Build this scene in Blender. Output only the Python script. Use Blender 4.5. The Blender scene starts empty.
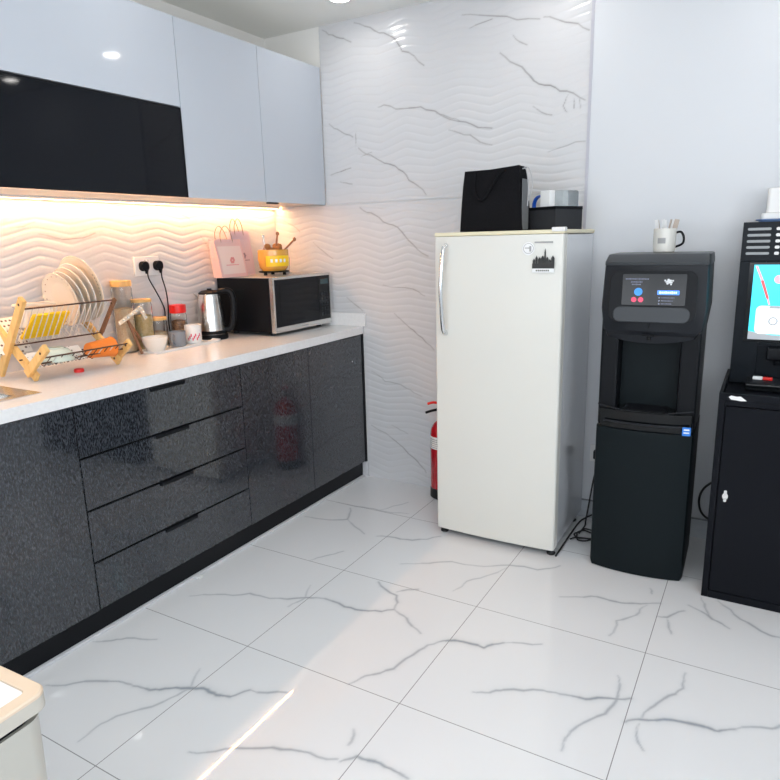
import bpy, bmesh, math, random
import numpy as np
from mathutils import Vector, Matrix
PI = math.pi
SC = bpy.context.scene
COL = SC.collection

# ---------------------------------------------------------------- camera, world, lights, exposure
cam_d = bpy.data.cameras.new('camera'); cam = bpy.data.objects.new('camera', cam_d); COL.objects.link(cam)
cam_d.sensor_width = 36; cam_d.lens = 30.0; cam_d.clip_start = 0.05
yaw, pitch, roll = 0.529, -0.2267, -0.0255
fw = Vector((-math.sin(yaw)*math.cos(pitch), math.cos(yaw)*math.cos(pitch), math.sin(pitch)))
rt = Vector((math.cos(yaw), math.sin(yaw), 0)); up = rt.cross(fw)
r2 = rt*math.cos(roll) + up*math.sin(roll); u2 = -rt*math.sin(roll) + up*math.cos(roll)
CAM = Vector((2.5765, -3.1147, 1.3782))
M4 = Matrix((r2, u2, -fw)).transposed().to_4x4(); M4.translation = CAM
cam.matrix_world = M4
SC.camera = cam
SC.view_settings.view_transform = 'Standard'; SC.view_settings.look = 'None'
SC.view_settings.gamma = 1.0; SC.view_settings.use_curve_mapping = False
SC.view_settings.exposure = 0.22
DOWNLIGHT = 52.0      # emission of the ceiling downlights
LED = 112.0            # emission of the warm strip under the wall cabinets
DAY = 52.0           # watts of daylight coming through the window behind the camera
wd = bpy.data.worlds.new('sky'); SC.world = wd; wd.use_nodes = True
wd.node_tree.nodes['Background'].inputs[0].default_value = (0.68, 0.82, 1.0, 1)
wd.node_tree.nodes['Background'].inputs[1].default_value = 1.35
CEIL = 2.493; XR = 4.7; YF = -5.0
al = bpy.data.lights.new('daylight', 'AREA'); al.shape = 'RECTANGLE'; al.size = 3.6; al.size_y = 1.5
al.energy = DAY; al.color = (0.97, 0.98, 1.0)
alo = bpy.data.objects.new('daylight', al); COL.objects.link(alo)
alo.location = (2.4, YF - 0.12, 1.55); alo.rotation_euler = (PI/2 + 0.75, 0, 0)   # faces +y, into the room

al2 = bpy.data.lights.new('side_fill_light', 'AREA'); al2.shape = 'RECTANGLE'; al2.size = 1.9; al2.size_y = 1.4
al2.energy = 62.0; al2.color = (0.97, 0.98, 1.0)
alo2 = bpy.data.objects.new('side_fill_light', al2); COL.objects.link(alo2)
alo2.location = (XR + 0.14, -3.7, 1.55); alo2.rotation_euler = (PI/2 + 0.95, 0, PI/2)   # added fill light, faces -x and tilted up to brighten the ceiling

# ---------------------------------------------------------------- materials
def mat(name, col, rough=0.5, metal=0.0, ior=1.5, coat=0.0, trans=0.0, emit=None, es=0.0, alpha=None, spec=None):
    m = bpy.data.materials.new(name); m.use_nodes = True
    b = m.node_tree.nodes['Principled BSDF']
    b.inputs['Base Color'].default_value = (*col, 1); b.inputs['Roughness'].default_value = rough
    b.inputs['Metallic'].default_value = metal; b.inputs['IOR'].default_value = ior
    b.inputs['Coat Weight'].default_value = coat; b.inputs['Coat Roughness'].default_value = 0.03
    b.inputs['Transmission Weight'].default_value = trans
    if spec is not None: b.inputs['Specular IOR Level'].default_value = spec
    if emit: b.inputs['Emission Color'].default_value = (*emit, 1); b.inputs['Emission Strength'].default_value = es
    return m
def N(m, t, **k):
    n = m.node_tree.nodes.new(t)
    for a, v in k.items(): setattr(n, a, v)
    return n
def L(m, a, b): m.node_tree.links.new(a, b)
def noisy(name, c1, c2, scale=(20, 20, 20), rough=0.5, detail=3, bump=0.0, lo=0.35, hi=0.65, **kw):
    m = mat(name, c1, rough, **kw); b = m.node_tree.nodes['Principled BSDF']
    tc = N(m, 'ShaderNodeTexCoord'); mp = N(m, 'ShaderNodeMapping'); mp.inputs['Scale'].default_value = scale
    no = N(m, 'ShaderNodeTexNoise'); no.inputs['Scale'].default_value = 1.0; no.inputs['Detail'].default_value = detail
    rp = N(m, 'ShaderNodeValToRGB'); rp.color_ramp.elements[0].position = lo; rp.color_ramp.elements[1].position = hi
    rp.color_ramp.elements[0].color = (*c1, 1); rp.color_ramp.elements[1].color = (*c2, 1)
    L(m, tc.outputs['Object'], mp.inputs[0]); L(m, mp.outputs[0], no.inputs['Vector']); L(m, no.outputs['Fac'], rp.inputs[0])
    L(m, rp.outputs[0], b.inputs['Base Color'])
    if bump:
        bp = N(m, 'ShaderNodeBump'); bp.inputs['Strength'].default_value = bump; bp.inputs['Distance'].default_value = 0.002
        L(m, no.outputs['Fac'], bp.inputs['Height']); L(m, bp.outputs[0], b.inputs['Normal'])
    return m
def marble(name, base, vein, rough, grid=None):
    """stone tiles: vein strength from the mesh attribute 'vein', joints from object coordinates"""
    m = mat(name, base, rough); b = m.node_tree.nodes['Principled BSDF']
    at = N(m, 'ShaderNodeAttribute', attribute_name='vein')
    mx = N(m, 'ShaderNodeMix', data_type='RGBA'); mx.inputs['A'].default_value = (*base, 1); mx.inputs['B'].default_value = (*vein, 1)
    tc = N(m, 'ShaderNodeTexCoord'); no = N(m, 'ShaderNodeTexNoise'); no.inputs['Scale'].default_value = 2.2; no.inputs['Detail'].default_value = 4
    L(m, tc.outputs['Object'], no.inputs['Vector'])
    cl = N(m, 'ShaderNodeMix', data_type='RGBA'); cl.inputs['A'].default_value = (*base, 1)
    cl.inputs['B'].default_value = (base[0]*.93, base[1]*.94, base[2]*.955, 1)
    L(m, no.outputs['Fac'], cl.inputs['Factor']); L(m, cl.outputs['Result'], mx.inputs['A'])
    L(m, at.outputs['Fac'], mx.inputs['Factor'])
    out = mx.outputs['Result']
    if grid:
        sp = N(m, 'ShaderNodeSeparateXYZ'); L(m, tc.outputs['Object'], sp.inputs[0]); prev = None
        for ax, (o, s, w) in grid.items():
            a = N(m, 'ShaderNodeMath', operation='SUBTRACT'); a.inputs[1].default_value = o - 50*s; L(m, sp.outputs[ax], a.inputs[0])
            d = N(m, 'ShaderNodeMath', operation='PINGPONG'); d.inputs[1].default_value = s/2; L(m, a.outputs[0], d.inputs[0])
            c = N(m, 'ShaderNodeMath', operation='LESS_THAN'); c.inputs[1].default_value = w; L(m, d.outputs[0], c.inputs[0])
            if prev is None: prev = c
            else:
                q = N(m, 'ShaderNodeMath', operation='MAXIMUM'); L(m, prev.outputs[0], q.inputs[0]); L(m, c.outputs[0], q.inputs[1]); prev = q
        g = N(m, 'ShaderNodeMix', data_type='RGBA'); g.inputs['B'].default_value = (0.30, 0.30, 0.31, 1)
        L(m, prev.outputs[0], g.inputs['Factor']); L(m, out, g.inputs['A']); out = g.outputs['Result']
    L(m, out, b.inputs['Base Color'])
    return m
# dark laminate: near-black gloss with fine pale vertical flecks
def laminate():
    m = mat('fleck_laminate', (0.03, 0.034, 0.042), 0.10, coat=0.6); b = m.node_tree.nodes['Principled BSDF']
    tc = N(m, 'ShaderNodeTexCoord'); mp = N(m, 'ShaderNodeMapping'); mp.inputs['Scale'].default_value = (290, 290, 80)
    mp.inputs['Rotation'].default_value = (-0.30, 0, 0)
    no = N(m, 'ShaderNodeTexNoise'); no.inputs['Detail'].default_value = 3; no.inputs['Scale'].default_value = 1
    rp = N(m, 'ShaderNodeValToRGB'); e = rp.color_ramp.elements
    e[0].position = 0.42; e[0].color = (0.012, 0.014, 0.019, 1); e[1].position = 0.74; e[1].color = (0.072, 0.080, 0.092, 1)
    L(m, tc.outputs['Object'], mp.inputs[0]); L(m, mp.outputs[0], no.inputs['Vector']); L(m, no.outputs['Fac'], rp.inputs[0]); L(m, rp.outputs[0], b.inputs['Base Color'])
    return m
WHITE_WALL = mat('painted_wall', (0.67, 0.69, 0.72), 0.45)
CEIL_M = mat('ceiling_paint', (0.88, 0.89, 0.86), 0.8)
PLAIN = mat('plain_paint', (0.82, 0.81, 0.78), 0.7)
FLOOR_M = marble('floor_marble', (0.80, 0.805, 0.815), (0.33, 0.36, 0.40), 0.03, {'X': (1.1016, 0.6119, 0.0014), 'Y': (-1.0232, 0.6064, 0.0014)})
TILE_M = marble('wave_tile', (0.66, 0.66, 0.67), (0.20, 0.19, 0.19), 0.16)
SKIRT_M = marble('skirting_marble', (0.60, 0.63, 0.66), (0.3, 0.33, 0.37), 0.15)
QUARTZ = noisy('white_quartz', (0.78, 0.78, 0.78), (0.82, 0.82, 0.82), (90, 90, 90), 0.22)
LAM = laminate()
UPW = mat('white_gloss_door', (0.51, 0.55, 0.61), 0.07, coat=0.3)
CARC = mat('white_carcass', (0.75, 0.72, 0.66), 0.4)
BGLASS = mat('black_glass', (0.003, 0.004, 0.007), 0.05, spec=0.22)
BLACKP = mat('black_toe_board', (0.003, 0.004, 0.006), 0.35, spec=0.2)
BLK = mat('black_plastic', (0.005, 0.006, 0.008), 0.38, spec=0.15)
BLK2 = mat('black_gloss_plastic', (0.004, 0.005, 0.006), 0.12, spec=0.3)
BLKM = mat('matt_black_plastic', (0.006, 0.010, 0.012), 0.45, spec=0.12)
GREYP = mat('charcoal_plastic', (0.010, 0.012, 0.016), 0.42, spec=0.22)
GREYT = mat('grey_plastic_lid', (0.035, 0.040, 0.046), 0.35, spec=.3)
RUB = mat('black_rubber', (0.012, 0.012, 0.013), 0.55)
FRW = noisy('fridge_cream_enamel', (0.71, 0.71, 0.665), (0.725, 0.72, 0.67), (3, 3, 3), 0.3)
FRS = mat('fridge_side_metal', (0.72, 0.74, 0.77), 0.10, metal=0.25)
FRT = mat('fridge_top_cream', (0.78, 0.72, 0.52), 0.4)
STEEL = noisy('brushed_steel', (0.62, 0.62, 0.60), (0.72, 0.71, 0.69), (6, 6, 220), 0.25, metal=1.0)
CHR = mat('chrome', (0.75, 0.76, 0.77), 0.12, metal=1.0)
WOOD = noisy('bamboo', (0.70, 0.42, 0.14), (0.80, 0.52, 0.20), (60, 60, 8), 0.45)
DWOOD = noisy('brown_wood', (0.20, 0.09, 0.045), (0.30, 0.14, 0.07), (60, 60, 8), 0.5)
PORC = mat('white_porcelain', (0.82, 0.80, 0.75), 0.12, coat=0.4)
CREAMC = mat('cream_ceramic', (0.80, 0.71, 0.58), 0.2)
MINT = mat('pale_green_ceramic', (0.60, 0.68, 0.60), 0.2)
WIRE = mat('dark_bronze_wire', (0.09, 0.045, 0.03), 0.35, metal=0.5)
WIREL = mat('white_coated_wire', (0.66, 0.64, 0.61), 0.35)
YEL = mat('yellow_plastic', (0.95, 0.60, 0.005), 0.35)
ORG = mat('orange_plastic', (0.85, 0.22, 0.02), 0.35)
RED = mat('red_plastic', (0.75, 0.015, 0.01), 0.3)
REDX = mat('red_enamel', (0.45, 0.008, 0.015), 0.2, coat=0.5)
GLASS = mat('clear_glass', (0.97, 0.98, 0.97), 0.02, trans=1.0, ior=1.45)
CLEARP = mat('clear_plastic', (0.85, 0.92, 0.95), 0.12, trans=0.85, ior=1.3)
GREYC = mat('grey_ceramic', (0.22, 0.24, 0.27), 0.25)
PINK = mat('pink_paper', (0.82, 0.52, 0.48), 0.55)
PINKL = mat('light_pink_paper', (0.86, 0.66, 0.60), 0.5)
LILAC = mat('lilac_paper', (0.72, 0.56, 0.62), 0.55)
STRING = mat('brown_cord', (0.32, 0.20, 0.12), 0.8)
GLAZE = mat('amber_glaze', (0.72, 0.36, 0.06), 0.2, coat=0.4)
FELT = noisy('black_fabric', (0.006, 0.006, 0.007), (0.014, 0.014, 0.016), (400, 400, 400), 0.9, bump=0.2, spec=0.04)
GREYF = mat('grey_fabric', (0.16, 0.17, 0.18), 0.8)
DKGREY = mat('dark_grey_card', (0.030, 0.032, 0.037), 0.6, spec=.2)
WHT = mat('white_plastic', (0.80, 0.80, 0.79), 0.35)
PAPER = mat('white_paper', (0.85, 0.86, 0.86), 0.7)
BLUE = mat('blue_plastic', (0.01, 0.10, 0.55), 0.3)
LBLUE = mat('blue_sticker', (0.03, 0.22, 0.75), 0.4)
INK = mat('black_ink', (0.02, 0.02, 0.02), 0.5)
GREYI = mat('grey_print', (0.35, 0.35, 0.35), 0.5)
REDI = mat('red_print', (0.70, 0.05, 0.12), 0.5)
BINB = mat('champagne_metal', (0.56, 0.55, 0.50), 0.32, metal=0.45)
BINR = mat('tan_plastic_rim', (0.74, 0.60, 0.46), 0.4)
BINRS = mat('champagne_plastic', (0.55, 0.52, 0.46), 0.4)
BROWNF = mat('brown_food', (0.32, 0.14, 0.04), 0.7)
LAMPE = mat('lamp_diffuser', (1, 1, 1), 0.5, emit=(1.0, 0.965, 0.92), es=DOWNLIGHT)
LEDE = mat('warm_led', (1, 1, 1), 0.5, emit=(1.0, 0.49, 0.20), es=LED)

# ---------------------------------------------------------------- mesh helpers
def V(*a): return Vector(a)
def box(bm, x0, x1, y0, y1, z0, z1, bev=0.0, seg=2, M=None):
    t = bmesh.new(); bmesh.ops.create_cube(t, size=1.0)
    for v in t.verts: v.co = V(x0 + (v.co.x+.5)*(x1-x0), y0 + (v.co.y+.5)*(y1-y0), z0 + (v.co.z+.5)*(z1-z0))
    if bev > 0: bmesh.ops.bevel(t, geom=list(t.edges), offset=bev, segments=seg, profile=0.5, affect='EDGES')
    merge(bm, t, M)
def merge(bm, t, M=None):
    if M is not None: bmesh.ops.transform(t, matrix=M, verts=list(t.verts))
    me = bpy.data.meshes.new('tmp'); t.to_mesh(me); t.free(); bm.from_mesh(me); bpy.data.meshes.remove(me)
def lathe(bm, prof, seg=40, M=None, sweep=2*PI):
    """prof: list of (r, z); revolve about z"""
    t = bmesh.new(); rings = []
    full = abs(sweep - 2*PI) < 1e-6; n = seg if full else seg + 1
    for r, z in prof:
        if r < 1e-6: rings.append([t.verts.new((0, 0, z))])
        else: rings.append([t.verts.new((r*math.cos(sweep*i/seg), r*math.sin(sweep*i/seg), z)) for i in range(n)])
    for a, b in zip(rings, rings[1:]):
        for i in range(seg):
            j = (i+1) % n if full else i+1
            if len(a) == 1 and len(b) == 1: continue
            if len(a) == 1: t.faces.new((a[0], b[j], b[i]))
            elif len(b) == 1: t.faces.new((a[i], a[j], b[0]))
            else: t.faces.new((a[i], a[j], b[j], b[i]))
    bmesh.ops.recalc_face_normals(t, faces=list(t.faces)); merge(bm, t, M)
def tube(bm, pts, r=0.003, seg=10, smooth=0, M=None, cap=True, r1=None):
    pts = [Vector(p) for p in pts]
    if smooth:
        out = []
        for i in range(len(pts)-1):
            p0 = pts[max(i-1, 0)]; p1 = pts[i]; p2 = pts[i+1]; p3 = pts[min(i+2, len(pts)-1)]
            for k in range(smooth):
                t = k/smooth
                out.append(0.5*((2*p1) + (p2-p0)*t + (2*p0-5*p1+4*p2-p3)*t*t + (3*p1-p0-3*p2+p3)*t**3))
        out.append(pts[-1]); pts = out
    t = bmesh.new(); rings = []; prev = None; n = len(pts)
    for i, p in enumerate(pts):
        d = (pts[min(i+1, n-1)] - pts[max(i-1, 0)]).normalized()
        if prev is None:
            a = d.orthogonal().normalized()
        else:
            a = (prev - d*prev.dot(d)).normalized()
        prev = a; b = d.cross(a)
        rr = r if r1 is None else r + (r1-r)*i/max(1, n-1)
        rings.append([t.verts.new(p + (a*math.cos(2*PI*k/seg) + b*math.sin(2*PI*k/seg))*rr) for k in range(seg)])
    for A, B in zip(rings, rings[1:]):
        for k in range(seg): t.faces.new((A[k], A[(k+1) % seg], B[(k+1) % seg], B[k]))
    if cap: t.faces.new(rings[0][::-1]); t.faces.new(rings[-1])
    bmesh.ops.recalc_face_normals(t, faces=list(t.faces)); merge(bm, t, M)
def prism(bm, pts, h, M=None, bev=0.0, seg=2):
    """polygon pts (x,y) extruded from z=0 to h"""
    t = bmesh.new(); lo = [t.verts.new((x, y, 0)) for x, y in pts]; hi = [t.verts.new((x, y, h)) for x, y in pts]; n = len(pts)
    t.faces.new(lo[::-1]); t.faces.new(hi)
    for i in range(n): t.faces.new((lo[i], lo[(i+1) % n], hi[(i+1) % n], hi[i]))
    bmesh.ops.recalc_face_normals(t, faces=list(t.faces))
    if bev: bmesh.ops.bevel(t, geom=list(t.edges), offset=bev, segments=seg, profile=0.5, affect='EDGES')
    merge(bm, t, M)
def rrect(w, d, r, n=6, cx=0, cy=0):
    out = []
    for sx, sy, a0 in ((1, 1, 0), (-1, 1, PI/2), (-1, -1, PI), (1, -1, 1.5*PI)):
        for k in range(n+1):
            a = a0 + PI/2*k/n
            out.append((cx + sx*(w/2-r) + r*math.cos(a), cy + sy*(d/2-r) + r*math.sin(a)))
    return out
def loft(bm, sections, M=None, cap=True):
    """sections: list of equal-length point loops"""
    t = bmesh.new(); R = [[t.verts.new(p) for p in s] for s in sections]; n = len(R[0])
    for A, B in zip(R, R[1:]):
        for k in range(n): t.faces.new((A[k], A[(k+1) % n], B[(k+1) % n], B[k]))
    if cap: t.faces.new(R[0][::-1]); t.faces.new(R[-1])
    bmesh.ops.recalc_face_normals(t, faces=list(t.faces)); merge(bm, t, M)
def obj(name, bm, m, parent=None, smooth=True):
    me = bpy.data.meshes.new(name); bm.to_mesh(me); bm.free()
    me.materials.append(m)
    if smooth:
        for p in me.polygons: p.use_smooth = True
        try: me.set_sharp_from_angle(angle=math.radians(35))
        except Exception: pass
    o = bpy.data.objects.new(name, me); COL.objects.link(o)
    if smooth: wn = o.modifiers.new('weighted_normal', 'WEIGHTED_NORMAL'); wn.keep_sharp = True; wn.weight = 80
    if parent is not None: o.parent = parent
    return o
def new(): return bmesh.new()
def thing(name, label, cat, loc=(0, 0, 0), rz=0.0, group=None):
    o = bpy.data.objects.new(name, None); COL.objects.link(o); o.empty_display_size = 0.05
    o.location = loc; o.rotation_euler = (0, 0, rz); o['label'] = label; o['category'] = cat
    if group: o['group'] = group
    return o
def tag(o, label, cat, group=None):
    o['label'] = label; o['category'] = cat
    if group: o['group'] = group
    return o
def struct(o): o['kind'] = 'structure'; return o
def B(name, m, parent, *a, **k):
    bm = new(); box(bm, *a, **k); return obj(name, bm, m, parent)
def T(x=0, y=0, z=0, rx=0, ry=0, rz=0):
    return Matrix.Translation((x, y, z)) @ Matrix.Rotation(rz, 4, 'Z') @ Matrix.Rotation(ry, 4, 'Y') @ Matrix.Rotation(rx, 4, 'X')
FLOOR_VEINS = [(0.6, [(0.589, -1.871), (0.629, -1.845), (0.678, -1.799), (0.782, -1.753)]), (0.7, [(0.663, -2.096), (0.733, -2.049), (0.856, -1.972), (0.919, -1.964)]), (1.3, [(0.919, -1.964), (0.983, -1.952), (1.033, -1.916), (1.1, -1.88), (1.128, -1.865), (1.189, -1.868), (1.232, -1.854), (1.266, -1.8)]), (0.7, [(1.266, -1.8), (1.376, -1.754)]), (0.5, [(1.044, -1.798), (1.061, -1.836), (1.09, -1.885), (1.064, -1.969), (0.988, -2.081), (0.974, -2.139), (0.979, -2.203)]), (0.6, [(0.665, -1.485), (0.753, -1.425), (0.868, -1.356), (0.966, -1.348), (1.042, -1.316)]), (0.9, [(0.97, -1.345), (1.088, -1.278), (1.128, -1.257)]), (1.1, [(1.128, -1.257), (1.264, -1.26), (1.362, -1.241), (1.443, -1.188)]), (0.9, [(1.443, -1.188), (1.403, -1.095), (1.284, -1.038)]), (0.7, [(1.39, -1.072), (1.456, -1.014)]), (0.7, [(1.443, -1.188), (1.513, -1.216), (1.605, -1.278)]), (0.4, [(1.048, -1.189), (1.088, -1.278), (1.069, -1.362)]), (0.7, [(0.608, -0.648), (0.744, -0.626), (0.823, -0.578), (0.757, -0.451)]), (0.5, [(0.823, -0.578), (0.991, -0.682)]), (0.6, [(0.653, -0.419), (0.774, -0.422), (0.906, -0.409), (1.066, -0.377)]), (0.5, [(0.906, -0.409), (0.995, -0.247)]), (0.8, [(1.058, -0.675), (1.115, -0.653), (1.228, -0.636), (1.328, -0.538)]), (0.5, [(0.919, -1.016), (0.952, -0.954), (1.0, -0.878)]), (0.6, [(1.292, -0.861), (1.399, -0.8), (1.48, -0.741), (1.605, -0.722)]), (0.8, [(1.527, -1.629), (1.553, -1.569), (1.616, -1.495), (1.645, -1.368), (1.683, -1.293)]), (1.3, [(1.683, -1.293), (1.711, -1.269), (1.732, -1.258), (1.836, -1.252), (1.885, -1.192)]), (0.6, [(1.885, -1.192), (2.004, -1.138)]), (0.8, [(1.89, -1.477), (1.937, -1.455), (1.971, -1.422), (2.079, -1.367), (2.13, -1.359)]), (1.1, [(2.13, -1.359), (2.204, -1.345), (2.248, -1.315), (2.323, -1.277)]), (0.7, [(2.268, -1.187), (2.282, -1.226), (2.287, -1.282), (2.27, -1.381), (2.211, -1.471), (2.194, -1.53), (2.197, -1.582)]), (1.2, [(2.328, -1.389), (2.361, -1.358), (2.447, -1.315), (2.528, -1.301), (2.564, -1.302), (2.605, -1.271)]), (0.7, [(2.605, -1.271), (2.695, -1.22), (2.723, -1.189)]), (0.7, [(2.455, -1.072), (2.457, -1.154), (2.413, -1.229), (2.382, -1.294), (2.367, -1.348)]), (0.6, [(2.364, -1.376), (2.372, -1.446), (2.392, -1.476)]), (0.8, [(1.975, -0.807), (2.08, -0.747), (2.175, -0.743), (2.234, -0.724), (2.323, -0.677)]), (0.5, [(2.273, -0.58), (2.285, -0.621)]), (0.5, [(2.283, -0.713), (2.258, -0.802), (2.201, -0.873), (2.198, -0.979)]), (0.7, [(2.327, -0.776), (2.36, -0.765), (2.409, -0.691)]), (0.5, [(2.36, -0.765), (2.374, -0.833), (2.387, -0.868)]), (0.8, [(2.419, -0.642), (2.505, -0.703), (2.562, -0.739)]), (0.5, [(2.455, -0.556), (2.482, -0.652), (2.505, -0.703)]), (0.8, [(2.514, -0.559), (2.594, -0.656), (2.684, -0.717), (2.718, -0.718)]), (1.1, [(1.682, -1.905), (1.712, -1.867), (1.747, -1.864), (1.816, -1.86), (1.871, -1.867)]), (0.6, [(1.649, -1.787), (1.665, -1.815), (1.669, -1.843)]), (0.8, [(1.585, -0.728), (1.713, -0.656), (1.832, -0.641), (1.906, -0.562)]), (0.4, [(1.713, -0.656), (1.676, -0.762), (1.605, -0.865), (1.586, -0.962)]), (0.9, [(1.291, -2.078), (1.372, -2.021), (1.464, -1.968), (1.563, -1.927), (1.67, -1.901)]), (0.5, [(0.699, 0.375), (0.797, 0.304), (0.904, 0.189)])]
WALL_VEINS = [(1, [(0.597, 2.473), (0.721, 2.414), (0.82, 2.371), (0.875, 2.297), (0.997, 2.214)]), (1, [(0.598, 1.863), (0.7, 1.804), (0.82, 1.755), (0.902, 1.677), (1.0, 1.601)]), (1, [(0.595, 1.555), (0.69, 1.512), (0.8, 1.456), (0.89, 1.376), (1.007, 1.291)]), (0.8, [(0.394, 2.472), (0.482, 2.424), (0.574, 2.386)]), (0.8, [(0.413, 2.003), (0.484, 1.96), (0.566, 1.921)]), (0.8, [(0.727, 2.053), (0.763, 2.059), (0.909, 2.027), (1.039, 2.001), (1.099, 1.974), (1.191, 1.936)]), (1, [(1.393, 2.211), (1.5, 2.136), (1.582, 2.053), (1.679, 2.011), (1.792, 1.96)]), (0.7, [(1.201, 2.404), (1.371, 2.37), (1.579, 2.322)]), (0.8, [(1.597, 2.327), (1.692, 2.29), (1.798, 2.241)]), (0.6, [(1.242, 2.341), (1.352, 2.361)]), (0.6, [(1.454, 2.277), (1.522, 2.225)]), (0.7, [(1.556, 1.962), (1.646, 1.914)]), (0.9, [(1.061, 1.987), (1.222, 1.928), (1.357, 1.887)]), (0.7, [(1.131, 1.901), (1.244, 1.867), (1.358, 1.811)]), (0.5, [(1.632, 1.756), (1.8, 1.788)]), (0.8, [(0.797, 0.983), (0.88, 0.917), (0.941, 0.871), (1.037, 0.794)]), (0.8, [(0.624, 0.322), (0.807, 0.231), (0.929, 0.14), (0.979, 0.084)]), (0.5, [(0.636, 0.647), (0.724, 0.593), (0.86, 0.567), (0.96, 0.528)]), (0.4, [(0.763, 0.339), (0.867, 0.299)]), (0.7, [(0.728, 1.138), (0.915, 1.118), (0.987, 1.082)]), (0.6, [(0.486, 1.064), (0.592, 0.99)]), (0.6, [(0.266, 1.378), (0.401, 1.281)]), (0.7, [(0.412, 1.737), (0.546, 1.765)]), (0.6, [(0.47, 1.697), (0.549, 1.681)]), (0.5, [(0.062, 1.503), (0.175, 1.437)]), (0.4, [(0.582, 1.854), (0.586, 1.945)]), (0.4, [(0.612, 1.816), (0.682, 1.835)]), (0.5, [(1.743, 1.974), (1.745, 1.932)]), (0.5, [(1.77, 1.971), (1.772, 1.929)]), (0.5, [(1.716, 1.99), (1.695, 1.946), (1.714, 1.919)])]
LEFT_VEINS = [(0.7, [(-1.484, 1.437), (-1.35, 1.416), (-1.227, 1.44)]), (0.5, [(-0.757, 1.554), (-0.671, 1.507)]), (0.5, [(-0.613, 1.428), (-0.471, 1.285)]), (0.4, [(-1.599, 1.46), (-1.494, 1.484)])]
# ---------------------------------------------------------------- grids with veins and relief
def vein_field(A, Bc, veins, width, seed):
    rnd = random.Random(seed); out = np.zeros(A.shape)
    for w, P in veins:
        pts = [np.array(q, float) for q in P]
        for _ in range(2):
            q = [pts[0]]
            for a, b in zip(pts, pts[1:]):
                d = b - a; n = np.array([-d[1], d[0]]); q += [(a+b)/2 + n*rnd.uniform(-.09, .09), b]
            pts = q
        m = len(pts)
        for i, (a, b) in enumerate(zip(pts, pts[1:])):
            d = b - a; l2 = max(float(d@d), 1e-9)
            lo = np.minimum(a, b) - 0.04; hi = np.maximum(a, b) + 0.04
            sel = (A > lo[0]) & (A < hi[0]) & (Bc > lo[1]) & (Bc < hi[1])
            if not sel.any(): continue
            X = A[sel]; Y = Bc[sel]
            t = np.clip(((X-a[0])*d[0] + (Y-a[1])*d[1])/l2, 0, 1)
            dist = np.hypot(X-a[0]-t*d[0], Y-a[1]-t*d[1])
            s = (i+.5)/m; taper = 0.55 + 0.45*math.sin(PI*s)
            ww = width*(0.6 + 0.6*w)*taper*rnd.uniform(.75, 1.25)
            v = np.exp(-(dist/ww)**2)*min(1.0, 0.35 + 0.5*w)*taper + 0.16*w*np.exp(-(dist/(ww*3.2))**2)
            out[sel] = np.maximum(out[sel], v)
    return np.clip(out, 0, 1)
def grid_mesh(name, ua, va, fn, vein, m, smooth=True):
    U, Wv = np.meshgrid(ua, va, indexing='ij'); P = fn(U, Wv); nu, nv = len(ua), len(va)
    me = bpy.data.meshes.new(name); me.vertices.add(nu*nv); me.vertices.foreach_set('co', P.reshape(-1).astype(np.float32))
    idx = np.arange(nu*nv).reshape(nu, nv)
    q = np.stack([idx[:-1, :-1], idx[1:, :-1], idx[1:, 1:], idx[:-1, 1:]], -1).reshape(-1, 4)
    me.loops.add(q.size); me.loops.foreach_set('vertex_index', q.reshape(-1).astype(np.int32))
    me.polygons.add(len(q)); me.polygons.foreach_set('loop_start', (np.arange(len(q))*4).astype(np.int32))
    me.update(calc_edges=True); me.validate()
    me.polygons.foreach_set('use_smooth', [smooth]*len(q))
    at = me.attributes.new('vein', 'FLOAT', 'POINT'); at.data.foreach_set('value', vein.reshape(-1).astype(np.float32))
    me.materials.append(m)
    o = bpy.data.objects.new(name, me); COL.objects.link(o); return o

# floor: a thin slab top with fine cells where veins show
ux = np.concatenate([np.linspace(-0.1, 0.5, 6)[:-1], np.arange(0.5, 3.3, 0.0042), np.linspace(3.32, XR, 12)])
uy = np.concatenate([np.linspace(YF, -3.0, 10)[:-1], np.arange(-3.0, 0.0, 0.0042), np.array([0.0, 0.1])])
UX, UY = np.meshgrid(ux, uy, indexing='ij')
fl = grid_mesh('floor', ux, uy, lambda U, W: np.stack([U, W, U*0], -1), vein_field(UX, UY, FLOOR_VEINS, 0.0042, 3), FLOOR_M, False)
struct(fl)
def tri(s):
    f = np.abs(((s) % 1.0) - 0.5)*4 - 1          # +1 at s=0 (peak), -1 at s=.5
    return np.sin(f*PI/2*0.6)/math.sin(PI/2*0.6)
def relief(s, z, s0):
    amp = 0.014 + 0.006*np.sin(2*PI*z/0.61 + 0.6)
    u = z - amp*tri((s - s0)/0.305) + 0.006*np.sin(2*PI*s/1.3 + z*3)
    a = 0.0006 + 0.0002*np.sin(2*PI*s/0.9 + z*5)
    f = (u/0.0375) % 1.0; return -1.7*a*np.exp(-((f - 0.5)/0.13)**2) + 0.25*a*np.sin(2*PI*u/0.0375 + 1.2)
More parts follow.
